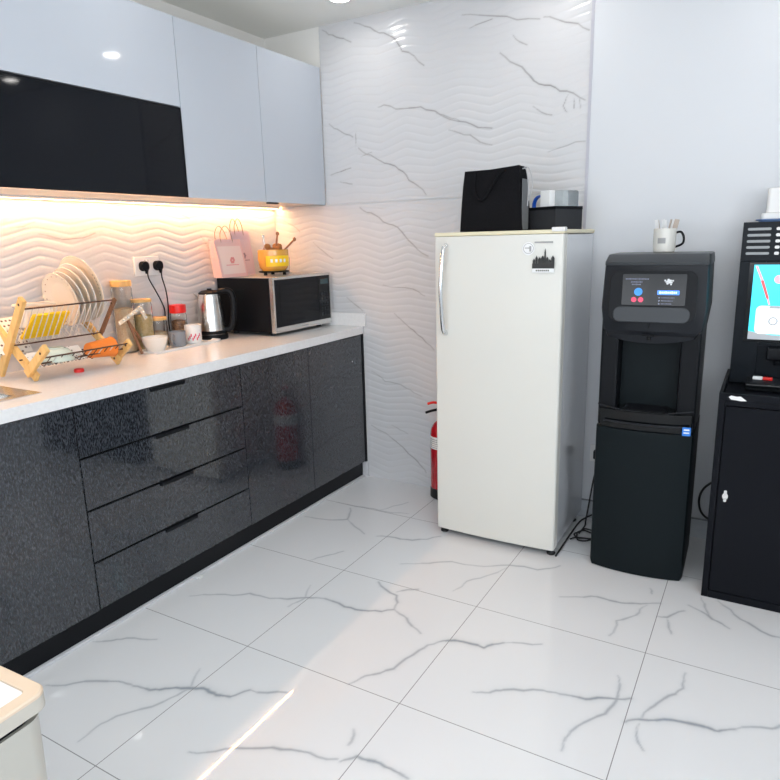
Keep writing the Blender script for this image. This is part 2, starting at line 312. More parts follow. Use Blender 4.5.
# back wall: plain plaster slab, wave-relief tiles on the left part, edge strip, painted board on the right
bm = new(); box(bm, -0.15, 1.812, 0.006, 0.15, 0, CEIL); struct(obj('wall_back', bm, PLAIN))
xs = np.arange(0.0, 1.8101, 0.0048); zs = np.arange(0.0, 1.5791, 0.0028)
X, Z = np.meshgrid(xs, zs, indexing='ij')
def backfn(U, W):
    y = -relief(U, W, 0.582)
    return np.stack([U, y, W], -1)
struct(grid_mesh('wall_back', xs, zs, backfn, vein_field(X, Z, WALL_VEINS, 0.0019, 5), TILE_M))
xs = np.arange(0.372, 1.8101, 0.0048); zs = np.arange(1.5791-0.0001, CEIL+.004, 0.0028); X, Z = np.meshgrid(xs, zs, indexing='ij')
struct(grid_mesh('wall_back', xs, zs, backfn, vein_field(X, Z, WALL_VEINS, 0.0019, 5), TILE_M))
bm = new(); box(bm, 1.808, 1.820, -0.006, 0.1, 0, CEIL); struct(obj('trim_1', bm, mat('edge_strip', (0.50, 0.50, 0.56), 0.3)))
bm = new(); box(bm, 1.820, XR, -0.002, 0.15, 0, CEIL); struct(obj('wall_back', bm, WHITE_WALL))
# skirting of the painted wall
bm = new(); box(bm, 1.820, XR, -0.014, -0.002, 0, 0.088, bev=0.002)
sk = obj('baseboard_back', bm, noisy('skirting', (0.60, 0.63, 0.66), (0.45, 0.48, 0.52), (6, 6, 20), 0.18)); struct(sk)
bm = new(); box(bm, 1.820, XR, -0.012, -0.002, 0.0882, 0.0925); struct(obj('trim_2', bm, mat('skirting_cap', (0.20, 0.21, 0.23), 0.4)))
# left wall with tiled splashback
bm = new(); box(bm, -0.15, -0.006, YF, 0.006, 0, CEIL); struct(obj('wall_left', bm, PLAIN))
ys = np.arange(-3.0, 0.0001, 0.0065); zs = np.arange(0.88, 1.60, 0.0028); Y, Z = np.meshgrid(ys, zs, indexing='ij')
struct(grid_mesh('wall_left', ys, zs, lambda U, W: np.stack([relief(U, W, -1.19), U, W], -1), vein_field(Y, Z, LEFT_VEINS, 0.0027, 7), TILE_M))
bm = new(); box(bm, -0.15, XR+.15, YF-.15, 0.15, CEIL, CEIL+0.12); ceil = obj('ceiling', bm, CEIL_M); struct(ceil)
bm = new(); box(bm, XR, XR+0.15, YF, -4.7, 0, CEIL); box(bm, XR, XR+0.15, -2.7, 0.15, 0, CEIL); box(bm, XR, XR+0.15, -4.7, -2.7, 0, 0.8); box(bm, XR, XR+0.15, -4.7, -2.7, 2.3, CEIL); struct(obj('wall_right', bm, WHITE_WALL))
bm = new()
for a in (-4.7, -3.72, -2.75): box(bm, XR+.04, XR+.09, a, a+.05, 0.8, 2.3)
for z in (0.8, 2.25): box(bm, XR+.04, XR+.09, -4.7, -2.7, z, z+.05)
struct(obj('added_window', bm, WHT))  # unseen side window, added to let in the ceiling fill light
bm = new()
box(bm, -0.15, 0.6, YF-.15, YF, 0, CEIL); box(bm, 4.2, XR+.15, YF-.15, YF, 0, CEIL)
box(bm, 0.6, 4.2, YF-.15, YF, 0, 0.8); box(bm, 0.6, 4.2, YF-.15, YF, 2.3, CEIL); struct(obj('wall_front', bm, WHITE_WALL))
bm = new()
for a in (0.6, 1.8, 3.0, 4.15): box(bm, a, a+.05, YF-.09, YF-.04, 0.8, 2.3)
for z in (0.8, 2.25): box(bm, 0.6, 4.2, YF-.09, YF-.04, z, z+.05)
wf = struct(obj('window_1', bm, WHT))
# ceiling downlights
spots = [(x, y) for y in (-0.28, -1.33, -2.40, -3.5, -4.4) for x in (0.70, 1.68, 2.72, 3.75)]
names = {(0.70, -0.28): 'round recessed ceiling light near the tiled back wall, at the top of the photo'}
dl0 = None
for s in spots:
    if dl0 is None:
        dl0 = thing('ceiling_light', names[s], 'ceiling light', (s[0], s[1], CEIL), group='recessed ceiling lights')
        bm = new(); lathe(bm, [(0.058, -0.0005), (0.058, -0.006), (0.045, -0.006), (0.042, -0.001)], 32); obj('trim_ring', bm, WHT, dl0)
        bm = new(); lathe(bm, [(0, -0.003), (0.043, -0.003)], 32); obj('diffuser', bm, LAMPE, dl0)
    else:
        c = dl0.copy(); COL.objects.link(c); c.location = (s[0], s[1], CEIL)
        c['label'] = 'round recessed ceiling light beyond the frame of the photo, seen only as a reflection'
        for ch in dl0.children:
            d = ch.copy(); COL.objects.link(d); d.parent = c

# ---------------------------------------------------------------- base cabinets
DX = 0.587; DB = 0.101; CB = 0.862; CTOP = 0.905
Yj = [-2.72, -1.8244, -1.0174, -0.5234, -0.022]
def carcass(t, y0, y1, top=CB-.001):
    bm = new(); box(bm, 0.02, 0.565, y0+.001, y1-.001, 0.095, top); obj('body', bm, BLACKP, t)
def door(t, y0, y1, z0=DB, z1=CB-.004, nm='door'):
    return B(nm, LAM, t, 0.567, DX, y0+.0024, y1-.0024, z0, z1, bev=0.0012)
t = thing('base_cabinet', 'dark flecked gloss base cabinet with one door, under the steel sink', 'cabinet', group='dark base cabinets')
carcass(t, Yj[0], Yj[1], .70); door(t, Yj[0], -2.274); door(t, -2.274, Yj[1])
t = thing('drawer_cabinet', 'dark flecked gloss base cabinet with four wide drawers', 'cabinet'); carcass(t, Yj[1], Yj[2])
zs_ = [CB-.004, 0.674, 0.481, 0.285, DB]
for i in range(4):
    d = B('drawer', LAM, t, 0.567, DX, Yj[1]+.0024, Yj[2]-.0024, zs_[i+1]+.002, zs_[i]-(.006 if i else .0), bev=0.0012)
    bm = new(); zt = zs_[i]-(.006 if i else .004)
    box(bm, 0.566, DX+.007, -1.503, -1.338, zt-.001, zt+.0025, bev=.0008); box(bm, DX+.0003, DX+.007, -1.503, -1.338, zt-.012, zt, bev=.0008)
    obj('handle', bm, BLK, d)
for (a, b, lab) in ((2, 3, 'dark flecked gloss base cabinet with one door, right of the drawers'), (3, 4, 'dark flecked gloss base cabinet with one door, against the tiled back wall')):
    t = thing('base_cabinet', lab, 'cabinet', group='dark base cabinets'); carcass(t, Yj[a], Yj[b]); d = door(t, Yj[a], Yj[b])
    bm = new(); box(bm, 0.566, DX+.005, Yj[a]+.15 if a == 2 else Yj[b]-.21, Yj[a]+.31 if a == 2 else Yj[b]-.05, CB-.006, CB-.003); obj('handle', bm, BLK, d)
    if a == 3:
        bm = new(); lathe(bm, [(0, 0.003), (.004, .0025), (.004, 0)], 12, T(DX, -0.125, 0.72, ry=PI/2)); obj('round_plug', bm, CHR, d)
bm = new(); box(bm, 0.02, 0.590, -0.020, -0.003, 0.097, CB-.001); tag(obj('end_panel', bm, BLK), 'narrow dark filler panel between the last base cabinet and the tiled wall', 'panel')
bm = new(); box(bm, 0.02, 0.562, Yj[0], -0.02, 0.001, 0.0945); tag(obj('toe_kick', bm, BLACKP), 'long black toe board under the dark base cabinets', 'toe board')
bm = new(); box(bm, 0.5625, 0.578, Yj[0], -0.004, 0.0, 0.012, bev=.003); box(bm, 0.5625, 0.598, -0.0165, -0.004, 0.0, 0.094, bev=.002)
o = obj('trim_3', bm, mat('white_sealant', (0.66, 0.67, 0.70), .5)); struct(o)
bm = new(); box(bm, 0.5795, 0.60, -1.372, -1.347, 0.0, 0.009, bev=.002); tag(obj('white_clip', bm, WHT), 'small white plastic clip on the floor against the toe board', 'clip')
# worktop with a cut-out for the sink
bm = new()
for a in ((0.001, 0.592, -1.93, -0.004), (0.001, 0.13, -2.45, -1.9301), (0.45, 0.592, -2.45, -1.9301), (0.001, 0.592, -2.75, -2.4501)):
    box(bm, a[0], a[1], a[2], a[3], CB, CTOP)
tag(obj('worktop', bm, QUARTZ, smooth=False), 'long white stone worktop over the dark base cabinets', 'worktop')
bm = new(); box(bm, 0.016, 0.612, -0.017, -0.004, CTOP+.0003, 0.978, bev=.001); tag(obj('upstand', bm, QUARTZ), 'low white stone upstand along the back wall behind the microwave', 'upstand')
# sink
t = thing('kitchen_sink', 'stainless steel sink let into the worktop at the left edge', 'sink', (0.29, -2.18, CTOP))
bm = new()
for (a, b, c, d) in ((-.195, -.155, -.31, .32), (.155, .195, -.31, .32), (-.155, .155, .245, .32), (-.155, .155, -.31, -.255)): box(bm, a, b, c, d, 0.0003, 0.003)
obj('rim', bm, STEEL, t)
bm = new(); r0 = rrect(.31, .50, .04); r1 = rrect(.27, .46, .05)
loft(bm, [[(x, y-.005, .002) for x, y in r0], [(x, y-.005, -.02) for x, y in r0], [(x, y-.005, -.17) for x, y in r1]], cap=False)
prism(bm, [(x, y-.005) for x, y in r1], .001, T(0, 0, -.171)); obj('basin', bm, STEEL, t)
bm = new(); lathe(bm, [(0, .004), (.03, .004), (.038, 0)], 24, T(0, 0, -.169)); obj('drain', bm, CHR, t)

# ---------------------------------------------------------------- wall cabinets
UX1 = 0.3725; ZB = 1.5784; ZT = 2.2902
def ucab(y0, y1, lab, glass=False):
    t = thing('wall_cabinet', lab, 'cabinet', group=None if glass else 'white gloss wall cabinets')
    bm = new(); box(bm, 0.004, 0.352, y0+.001, y1-.001, ZB+.004, ZT); obj('body', bm, CARC, t)
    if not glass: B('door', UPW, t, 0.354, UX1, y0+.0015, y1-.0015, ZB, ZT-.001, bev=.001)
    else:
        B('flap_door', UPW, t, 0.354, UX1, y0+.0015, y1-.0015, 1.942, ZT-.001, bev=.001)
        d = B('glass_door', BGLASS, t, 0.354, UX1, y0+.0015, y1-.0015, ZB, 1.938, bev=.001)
        bm = new(); box(bm, UX1-.0005, UX1+.0015, y0+.002, y1-.002, 1.932, 1.938); box(bm, UX1-.0005, UX1+.0015, y1-.007, y1-.002, ZB+.001, 1.932)
        obj('edge_frame', bm, BLK, d)
ucab(-0.514, -0.006, 'white gloss wall cabinet, the right-hand one touching the back wall')
ucab(-1.0203, -0.514, 'white gloss wall cabinet with a full-height door beside the black glass door')
ucab(-2.45, -1.0203, 'long wall cabinet with a white upper flap and a black glass lower door', True)
t = thing('led_strip_light', 'glowing warm strip light under the wall cabinets along the splashback', 'strip light', (0.036, 0, ZB))
bm = new(); box(bm, -.010, .010, -2.44, -.012, 0.0005, .0035); box(bm, -.010, -.0065, -2.44, -.012, -.007, .0005); box(bm, .0065, .010, -2.44, -.012, -.007, .0005); obj('housing', bm, WHT, t)  # side lips added so the strip lights only downwards, less onto the wall
B('diffuser', LEDE, t, -.006, .006, -2.43, -.014, -.0062, .0)
bm = new(); box(bm, 0.31, 0.335, -0.44, -0.37, ZB-.004, ZB+.003); tag(obj('cabinet_sensor', bm, GREYP), 'thin dark switch under the right-hand wall cabinet', 'switch')

# ---------------------------------------------------------------- fridge
FX0, FX1, FY = 1.297, 1.861, -0.515
t = thing('refrigerator', 'tall cream single-door fridge standing against the tiled back wall', 'fridge', ((FX0+FX1)/2, -0.27, 0))
W = (FX1-FX0)/2; f0 = FY+.27
B('body', FRS, t, -W+.003, W-.003, f0+.062, 0.258, 0.035, 1.384, bev=.004)
# door: slightly bowed front, rounded ends
bm = new(); pts = [(-W, f0+.058), (-W, f0+.012)]
for k in range(0, 13):
    s = -1+2*k/12; pts.append((s*(W-.006), f0+.004 - .010*(1-s*s)))
pts += [(W, f0+.012), (W, f0+.058)]
prism(bm, pts, 1.354, T(0, 0, .032), bev=.003); obj('door', bm, FRW, t).name = 'door'
dr = [c for c in t.children if c.name.startswith('door')][0]
B('top_cover', FRT, t, -W-.002, W+.002, f0+.006, 0.260, 1.3865, 1.403, bev=.005)
bm = new(); box(bm, W-.05, W+.004, f0+.0, f0+.035, 1.395, 1.412, bev=.004); obj('hinge_cover', bm, WHT, t)
bm = new(); box(bm, -W+.008, W-.008, f0+.03, f0+.06, 0.016, 0.034); obj('plinth', bm, BLK, t)
for sx in (-1, 1):
    for y in (f0+.07, .19):
        bm = new(); lathe(bm, [(0, 0), (.018, 0), (.02, .006), (.012, .014), (.012, .037)], 20, T(sx*(W-.03 if y > 0 else W-.022), y if y > 0 else f0+.045, 0)); obj('foot', bm, RUB, t)
bm = new(); hx = 1.350-(FX0+FX1)/2
tube(bm, [(hx+.006, f0-.001, 1.352), (hx+.002, f0-.020, 1.335), (hx-.001, f0-.034, 1.27), (hx-.004, f0-.04, 1.16), (hx-.002, f0-.034, 1.06), (hx-.0, f0-.022, .985), (hx+.003, f0-.001, .968)], .0095, 12, 6)
tube(bm, [(hx+.002, f0-.001, 1.345), (hx+.002, f0-.022, 1.345)], .008, 10); tube(bm, [(hx+.002, f0-.001, .977), (hx+.002, f0-.022, .977)], .008, 10)
obj('handle', bm, CHR, dr)
bm = new(); fy = f0-.004
cx = (FX0+FX1)/2
box(bm, 1.746-cx, 1.819-cx, fy-.0012, fy+.004, 1.3515, 1.3575); obj('badge', bm, GREYI, dr)
# skyline magnet, black towers over a white strip
tk = thing('fridge_magnet', 'black city-skyline magnet on the fridge door', 'magnet', (1.785, FY-.004, 1.25))
bm = new(); box(bm, -.046, .044, -.0045, -.0018, -.014, .003); obj('base_strip', bm, PAPER, tk)
bm = new()
for (a, b, h) in ((-.044, -.034, .050), (-.033, -.024, .066), (-.022, -.010, .058), (-.010, .002, .066), (.003, .009, .104), (.010, .020, .060), (.020, .030, .047), (.031, .044, .066)):
    h *= .74; prism(bm, [(a, 0), (b, 0), (b, h*.8), ((a+b)/2, h), (a, h*.8)], .0015, T(0, -.003, 0.004, rx=PI/2))
box(bm, -.046, .044, -.0046, -.003, .002, .022); obj('skyline', bm, INK, tk)
bm = new()
for k in range(7): box(bm, -.03+k*.008, -.025+k*.008, -.0052, -.0044, -.009, -.003)
obj('lettering', bm, INK, tk)
tk = thing('round_sticker', 'small round pale sticker left of the skyline magnet', 'sticker', (1.722, FY-.0065, 1.331))
bm = new(); lathe(bm, [(0, .0012), (.026, .0012), (.026, 0)], 28, T(rx=PI/2)); obj('disc', bm, PAPER, tk)
bm = new(); lathe(bm, [(.019, .0018), (.021, .0018), (.021, .0012), (.019, .0012)], 28, T(rx=PI/2)); box(bm, -.015, .004, -.0018, -.0012, .0, .004); box(bm, .004, .012, -.0018, -.0012, -.012, .010); obj('print', bm, GREYI, tk)

# ---------------------------------------------------------------- water cooler
CX = 2.193; CYF = -0.480
t = thing('water_cooler', 'tall black floor-standing water dispenser between the fridge and the black cabinet', 'water dispenser', (CX, CYF, 0), rz=math.radians(1.5))
HW = .183; DP = .335
def sec(w, fr, back, z, bow=.03, n=10, r=.018):
    """horizontal outline, bowed front at y=fr (-y is the front)"""
    pts = [(w, back), (-w, back)]
    pts.append((-w, fr+r)); 
    for k in range(n+1):
        s = -1+2*k/n; pts.append((s*(w-.006), fr - bow*(1-s*s)))
    pts.append((w, fr+r))
    return [(x, y, z) for x, y in pts]
bm = new()
loft(bm, [sec(HW-.004, .0, DP, .004, .024), sec(HW, -.002, DP, .02, .026), sec(HW, -.002, DP, .56, .026), sec(HW, 0, DP, .618, .024)])
obj('base_cabinet', bm, BLKM, t)
bm = new(); box(bm, -HW+.002, HW-.002, .19, DP, .618, 1.24); box(bm, -HW+.002, -HW+.072, .015, .19, .619, 1.06, bev=.012); box(bm, HW-.072, HW-.002, .015, .19, .619, 1.06, bev=.012); obj('body', bm, BLK, t)
bm = new(); prism(bm, [(x, z) for x, z in rrect(.218, .385, .03, cx=0, cy=0)], .05, T(0, .14, .83, rx=PI/2)); obj('recess_panel', bm, BLKM, t)
# drip tray
bm = new(); loft(bm, [sec(HW-.01, .004, .18, .620, .022), sec(HW-.006, -.002, .18, .695, .026)]); box(bm, -.09, .09, -.02, .1, .695, .699, bev=.001); tr = obj('drip_tray', bm, BLK2, t)
bm = new()
for k in range(9): box(bm, -.08, .08, -.012+k*.012, -.007+k*.012, .7, .703)
obj('grille', bm, BLK, tr)
bm = new(); tube(bm, [(-HW+.006, .0, .712), (-.09, -.028, .704), (-.07, .03, .703)], .003, 8, 4); tube(bm, [(HW-.006, .0, .712), (.09, -.028, .704), (.07, .03, .703)], .003, 8, 4); tube(bm, [(x, -.031+.03*(x/HW)**2, .650) for x in (-.15, -.1, -.05, 0, .05, .1, .15)], .004, 8); obj('edge_moulding', bm, GREYP, t)
# head: arc-bottomed visor
HH = .190
bm = new(); secs = []
for z, w, fr, bow in ((1.000, .160, -.004, .016), (1.018, .178, -.012, .024), (1.10, .188, -.016, .026), (1.262, .184, .002, .026)):
    secs.append(sec(w, fr, .30, z, bow))
bmesh.ops.translate(bm, vec=(0,0,0), verts=[]); loft(bm, secs, T(.006))
# lower lip following a shallow arc
loft(bm, [[(x, y+(.004), z-.028*(1-(x/.19)**2)) for x, y, z in sec(.16, .0, .12, .996, .016)], [(x, y, z) for x, y, z in sec(.166, -.002, .12, 1.008, .018)]])
hd = obj('head', bm, GREYP, t)
bm = new(); loft(bm, [sec(.186, .002, .30, 1.263, .027), sec(.186, .006, .30, 1.274, .027), sec(.182, .05, .30, 1.300, .02), sec(.176, .08, .29, 1.303, .015)]); lidm = obj('lid', bm, GREYT, t); lidm.location.x = .006
# control fascia, tilted with the head
def fascia(z): return -.016 + (z-1.10)/.145*.016
FM = T(0, -.0430, 1.172, rx=PI/2 - math.atan2(.016, .145))   # local x right, local y up, local +z outwards
bm = new(); prism(bm, rrect(.305, .190, .035, cx=.006, cy=-.024), .006, FM, bev=.002); obj('fascia_ring', bm, BLK, hd)
bm = new(); prism(bm, rrect(.268, .058, .025, cx=.006, cy=-.090), .0085, FM, bev=.003); obj('lower_fascia', bm, GREYT, hd)
bm = new(); prism(bm, rrect(.222, .116, .006, cx=.0, cy=.002), .0085, FM, bev=.001); pn = obj('control_panel', bm, BLK2, hd); pn.location.x = .010
def dot(nm, x, y, r, m_, h=.0105):
    bm = new(); prism(bm, [(x+r*math.cos(a*PI/14), y+r*math.sin(a*PI/14)) for a in range(28)], h, FM); return obj(nm, bm, m_, pn)
BL = mat('blue_button', (0.02, 0.25, 0.75), .3, emit=(0.02, .22, .8), es=.35); RL = mat('red_button', (0.75, .04, .12), .3, emit=(.8, .05, .12), es=.3)
LC = mat('blue_display', (0.05, .2, .9), .3, emit=(.06, .22, .9), es=.9)
dot('button', -.052, -.006, .0145, BL)['label'] = 'large round blue button'
dot('button', -.066, -.035, .0095, RL)['label'] = 'small round red button'; dot('button', -.042, -.035, .0095, RL)['label'] = 'small round red button'
bm = new(); prism(bm, rrect(.075, .016, .003, cx=.052, cy=-.008), .0102, FM); dsp = obj('display', bm, LC, pn)
bm = new()
for k in range(9): 
    prism(bm, rrect(.0045, .007 if k % 3 else .009, .001, cx=.024+k*.0068, cy=-.008), .0108, FM)
obj('display_text', bm, mat('lcd_white', (.6, .75, 1), .4, emit=(.5, .7, 1), es=1.0), dsp)
bm = new(); random.seed(4)
for k in range(11):
    a = k*2.4; r = .003+.0013*k; prism(bm, rrect(.010-.0004*k, .006, .0025, cx=.052+r*math.cos(a), cy=.032+r*.7*math.sin(a)), .0104+.00005*k, FM @ Matrix.Rotation(0, 4, 'Z'))
obj('splash_logo', bm, mat('logo_white', (.7, .72, .74), .4), pn)
bm = new()
for cy, n, x0, w in ((.041, 16, -.098, .0045), (.030, 8, -.078, .0045), (.021, 7, -.075, .004)):
    for k in range(n): prism(bm, rrect(w*.8, .0035 if (k*7) % 3 else .0045, .0005, cx=x0+k*w*1.15, cy=cy), .0102, FM)
obj('heading_print', bm, mat('heading_grey', (.22, .24, .34), .5), pn); bm = new()
for j in range(3):
    prism(bm, rrect(.005, .005, .0015, cx=.022, cy=-.027-j*.011), .0102, FM)
    for k in range(10-j): prism(bm, rrect(.003, .003, .0005, cx=.031+k*.0046, cy=-.027-j*.011), .0102, FM)
obj('status_print', bm, mat('print_grey', (.22, .24, .34), .5), pn)
bm = new(); box(bm, -.022, .022, -.03, .03, .998, 1.006); lathe(bm, [(0, .982), (.008, .982), (.010, 1.01)], 16, T(.0, -.012, 0)); obj('spout', bm, BLK2, t)
bm = new(); box(bm, -.001, .001, -.0445, -.03, 1.03, 1.072); obj('seam', bm, BLK2, hd)
bm = new(); prism(bm, rrect(.030, .034, .003), .0015, T(2.352-CX-.002, -.0155, .636, rx=PI/2, rz=.16)); st = obj('sticker', bm, LBLUE, t); st['label'] = 'blue square sticker at the upper right of the lower door'
bm = new(); prism(bm, rrect(.020, .006, .001, cy=.007), .0022, T(2.352-CX-.002, -.0155, .636, rx=PI/2, rz=.16)); prism(bm, rrect(.020, .005, .001, cy=-.005), .0022, T(2.352-CX-.002, -.0155, .636, rx=PI/2, rz=.16)); obj('sticker_print', bm, PAPER, st)
for sx in (-1, 1):
    bm = new(); lathe(bm, [(0, 0), (.015, 0), (.015, .006)], 16, T(sx*.13, .28, 0)); obj('foot', bm, RUB, t)
    bm = new(); lathe(bm, [(0, 0), (.015, 0), (.015, .006)], 16, T(sx*.13, .03, 0)); obj('foot', bm, RUB, t)

# ---------------------------------------------------------------- black metal cabinet and coffee machine
KX0 = 2.453; KX1 = 2.95; KY = -0.547; KZ = .812
t = thing('metal_cabinet', 'black metal cabinet with one door under the drinks machine', 'cabinet', (KX0, KY, 0))
KM = mat('black_powder_coat', (0.004, 0.005, 0.008), 0.35, spec=.12)
w = KX1-KX0; dpt = -.065-KY
bm = new(); box(bm, 0, w, .018, dpt, .0, KZ-.024); obj('body', bm, KM, t)
bm = new()
box(bm, 0, w, 0, .014, KZ-.026, KZ, bev=.0015); box(bm, 0, .012, .014, dpt, KZ-.026, KZ, bev=.0015); box(bm, w-.012, w, .014, dpt, KZ-.026, KZ, bev=.0015); box(bm, .0, .022, 0, .018, 0, KZ-.026, bev=.0015); box(bm, w-.022, w, 0, .018, 0, KZ-.026, bev=.0015); box(bm, .022, w-.022, 0, .018, 0, .03, bev=.0015); box(bm, .022, w-.022, 0, .018, KZ-.045, KZ-.026, bev=.001)
obj('frame', bm, KM, t)
d = B('door', KM, t, .026, w-.026, -.001, .017, .034, KZ-.049, bev=.0015)
lk = T(2.503-KX0, -.0012, .422, rx=PI/2)
bm = new(); prism(bm, [(.013*math.cos(a*PI/8)*(.75), .013*math.sin(a*PI/8)) for a in range(16)], .004, lk, bev=.001); prism(bm, rrect(.010, .016, .004, cy=.015), .004, lk); prism(bm, rrect(.010, .014, .004, cy=-.014), .004, lk); obj('lock_escutcheon', bm, WHT, d)
bm = new(); prism(bm, [(-.028, .004), (-.02, .010), (-.002, .007), (.010, .009), (.022, .0), (.030, -.006), (.012, -.008), (-.004, -.006), (-.02, -.005)], .0012, T(2.512-KX0, -.0005, KZ-.017, rx=PI/2)); x = obj('sticker_remnant', bm, PAPER, t); x['label'] = 'torn white sticker remnant on the top edge'
MX0 = 2.468; MX1 = 2.83; MYF = -0.235; MZ0 = KZ-.022; MZ1 = 1.410
t = thing('coffee_machine', 'black hot drinks vending machine with a lit cyan picture, on the black cabinet', 'drinks machine', (MX0, MYF, MZ0))
w = MX1-MX0; h = MZ1-MZ0; MB_ = mat('machine_black', (0.004, 0.007, 0.011), .35, spec=.15)
bm = new(); box(bm, 0, w, .02, .205, 0, h-.001, bev=.003)
# front frame around the dispensing bay
box(bm, .0, w, 0, .02, .475, h, bev=.002); box(bm, 0, .088, 0, .02, 0, .475, bev=.002); box(bm, w-.07, w, 0, .02, 0, .475, bev=.002); box(bm, .088, w-.07, 0, .02, .15, .475) if False else None
box(bm, .088, w-.07, 0, .02, .152, .475, bev=.002)
obj('body', bm, MB_, t)
bm = new(); box(bm, .06, w-.03, -.14, -.001, .0, .028, bev=.006); tr = obj('drip_tray', bm, BLK2, t)
bm = new()
for k in range(10): box(bm, .075, w-.045, -.13+k*.012, -.125+k*.012, .028, .0305)
obj('grille', bm, GREYP, tr)
bm = new(); box(bm, .12, w-.08, -.03, -.001, .10, .150, bev=.008); lathe(bm, [(0, .085), (.012, .085), (.014, .10)], 16, T(.16, -.025, 0)); obj('spout_block', bm, BLK, t)
vm = mat('vent_grey', (.33, .35, .36), .4)
for j in range(5):
    z = h-.026-j*.0225
    bm = new(); prism(bm, rrect(.078, .0095, .0045, cx=.055, cy=z), .002, T(0, .0003, 0, rx=PI/2)); obj('vent_slot', bm, vm, t)
    for x_ in (.118, .145, .172): 
        bm = new(); prism(bm, rrect(.016, .0115, .005, cx=x_, cy=z), .002, T(0, .0003, 0, rx=PI/2)); obj('round_vent', bm, WHT, t)
SM = T(0, .0, 0, rx=PI/2)
SCR = mat('lit_cyan_picture', (.05, .55, .65), .25, emit=(.03, .66, .90), es=.95)
bm = new(); box(bm, .034, w-.034, -.006, .001, .168, .47); obj('screen_frame', bm, BLK2, t)
bm = new(); prism(bm, [(.040, .178), (w-.04, .178), (w-.04, .462), (.040, .462)], .003, T(0, -.0055, 0, rx=PI/2)); sc_ = obj('lit_picture', bm, SCR, t); sc_.location.x = .010
PW = mat('lit_white_picture', (.85, .85, .85), .3, emit=(.75, .80, .82), es=.55); PG = mat('lit_grey_picture', (.4, .42, .44), .3, emit=(.30, .33, .36), es=.5); PR = mat('lit_red_picture', (.7, .1, .1), .3, emit=(.75, .10, .10), es=.6); PP = mat('lit_pink_picture', (.8, .4, .5), .3, emit=(.8, .38, .42), es=.6)
F2 = T(0, -.0085, 0, rx=PI/2)
bm = new(); prism(bm, [(.040, .178), (w-.04, .178), (w-.04, .200), (.12, .196), (.06, .206), (.040, .210)], .0006, F2); obj('picture_saucer', bm, PG, sc_)
bm = new(); prism(bm, rrect(.19, .108, .018, cx=.155, cy=.254, n=4), .0012, F2); obj('picture_mug', bm, PW, sc_)
bm = new(); prism(bm, rrect(.10, .010, .004, cx=.153, cy=.303, n=3), .0018, F2); obj('picture_froth', bm, PG, sc_)
bm = new(); prism(bm, [(.044, .458), (.052, .458), (.076, .402), (.069, .398)], .0020, F2); prism(bm, [(.090, .342), (.096, .342), (.105, .312), (.099, .312)], .0020, F2); obj('picture_straw_end', bm, PP, sc_)
bm = new(); prism(bm, [(.066, .402), (.076, .404), (.099, .336), (.091, .334)], .0023, F2); obj('picture_straw', bm, PR, sc_)
bm = new(); lathe(bm, [(.014, 0), (.016, .0022), (.011, .0022), (.011, 0)], 24, F2 @ T(.120, .250, 0)); obj('picture_emblem', bm, PG, sc_)
bm = new(); lathe(bm, [(0, .0022), (.016, .0022), (.016, 0)], 24, F2 @ T(.126, .408, 0)); obj('picture_marshmallow', bm, PP, sc_)
bm = new(); prism(bm, [(w*.75, .14), (w*.95, .14), (w*.9, .11), (w*.8, .11)], .001, T(0, -.001, 0, rx=PI/2)); obj('selector', bm, GREYP, t)
# red and white packet in the bay
t = thing('stirrer_packet', 'small red and white packet on the drinks machine tray', 'packet', (2.572, MYF-.06, MZ0+.0306))
B('wrapper', PAPER, t, -.022, .012, -.01, .01, 0, .012, bev=.003); B('stripe', RED, t, .012, .045, -.009, .009, .0, .011, bev=.003)
# things on the drinks machine
t = thing('storage_box', 'white plastic box with a blue rim on the drinks machine', 'box', (2.622, -.115, MZ1), rz=.0)
bm = new(); prism(bm, rrect(.215, .15, .03), .006, bev=.002); prism(bm, rrect(.235, .17, .035), .004, T(0, 0, .006), bev=.001); obj('blue_tray', bm, mat('steel_blue_plastic', (.10, .2, .42), .3), t)
bm = new(); prism(bm, rrect(.20, .14, .012), .022, T(0, 0, .0105), bev=.003); prism(bm, rrect(.178, .12, .012), .092, T(0.004, 0, .0325), bev=.004); obj('body', bm, WHT, t)
# ---------------------------------------------------------------- fire extinguisher
t = thing('fire_extinguisher', 'red fire extinguisher standing on the floor half behind the fridge', 'fire extinguisher', (1.128, -0.079, 0), rz=.5)
bm = new(); lathe(bm, [(0, .045), (.071, .045), (.071, .36), (.066, .39), (.05, .418), (.03, .432), (.016, .438), (.016, .46), (0, .46)], 40); obj('cylinder', bm, REDX, t)
bm = new(); lathe(bm, [(0, 0), (.066, 0), (.0735, .006), (.0735, .055), (.0712, .06)], 40); obj('base_ring', bm, RUB, t)
bm = new(); lathe(bm, [(.0716, .285), (.0716, .352)], 40); lathe(bm, [(.0714, .23), (.0718, .232), (.0718, .285)], 40) if False else None; lb = obj('label_band', bm, PAPER, t)
bm = new()
for k in range(5): lathe(bm, [(.0719, .292+k*.011), (.0719, .296+k*.011)], 10, T(rz=PI+.3), sweep=.9)
obj('label_text', bm, GREYI, lb)
bm = new(); lathe(bm, [(0, .455), (.017, .455), (.019, .47), (.014, .49), (.010, .495), (0, .495)], 24); obj('valve', bm, CHR, t)
bm = new(); tube(bm, [(.02, 0, .488), (-.02, -.0, .492), (-.06, -.008, .488), (-.096, -.012, .478)], .007, 10, 4); obj('carrying_handle', bm, BLK, t)
bm = new(); tube(bm, [(.022, 0, .497), (-.01, -.0, .520), (-.05, -.006, .532), (-.085, -.010, .526)], .007, 10, 4); obj('lever', bm, RED, t)
bm = new(); tube(bm, [(.018, 0, .475), (.06, .01, .48), (.092, .02, .42), (.088, .02, .25), (.084, .018, .14)], .009, 12, 6); obj('hose', bm, RUB, t)
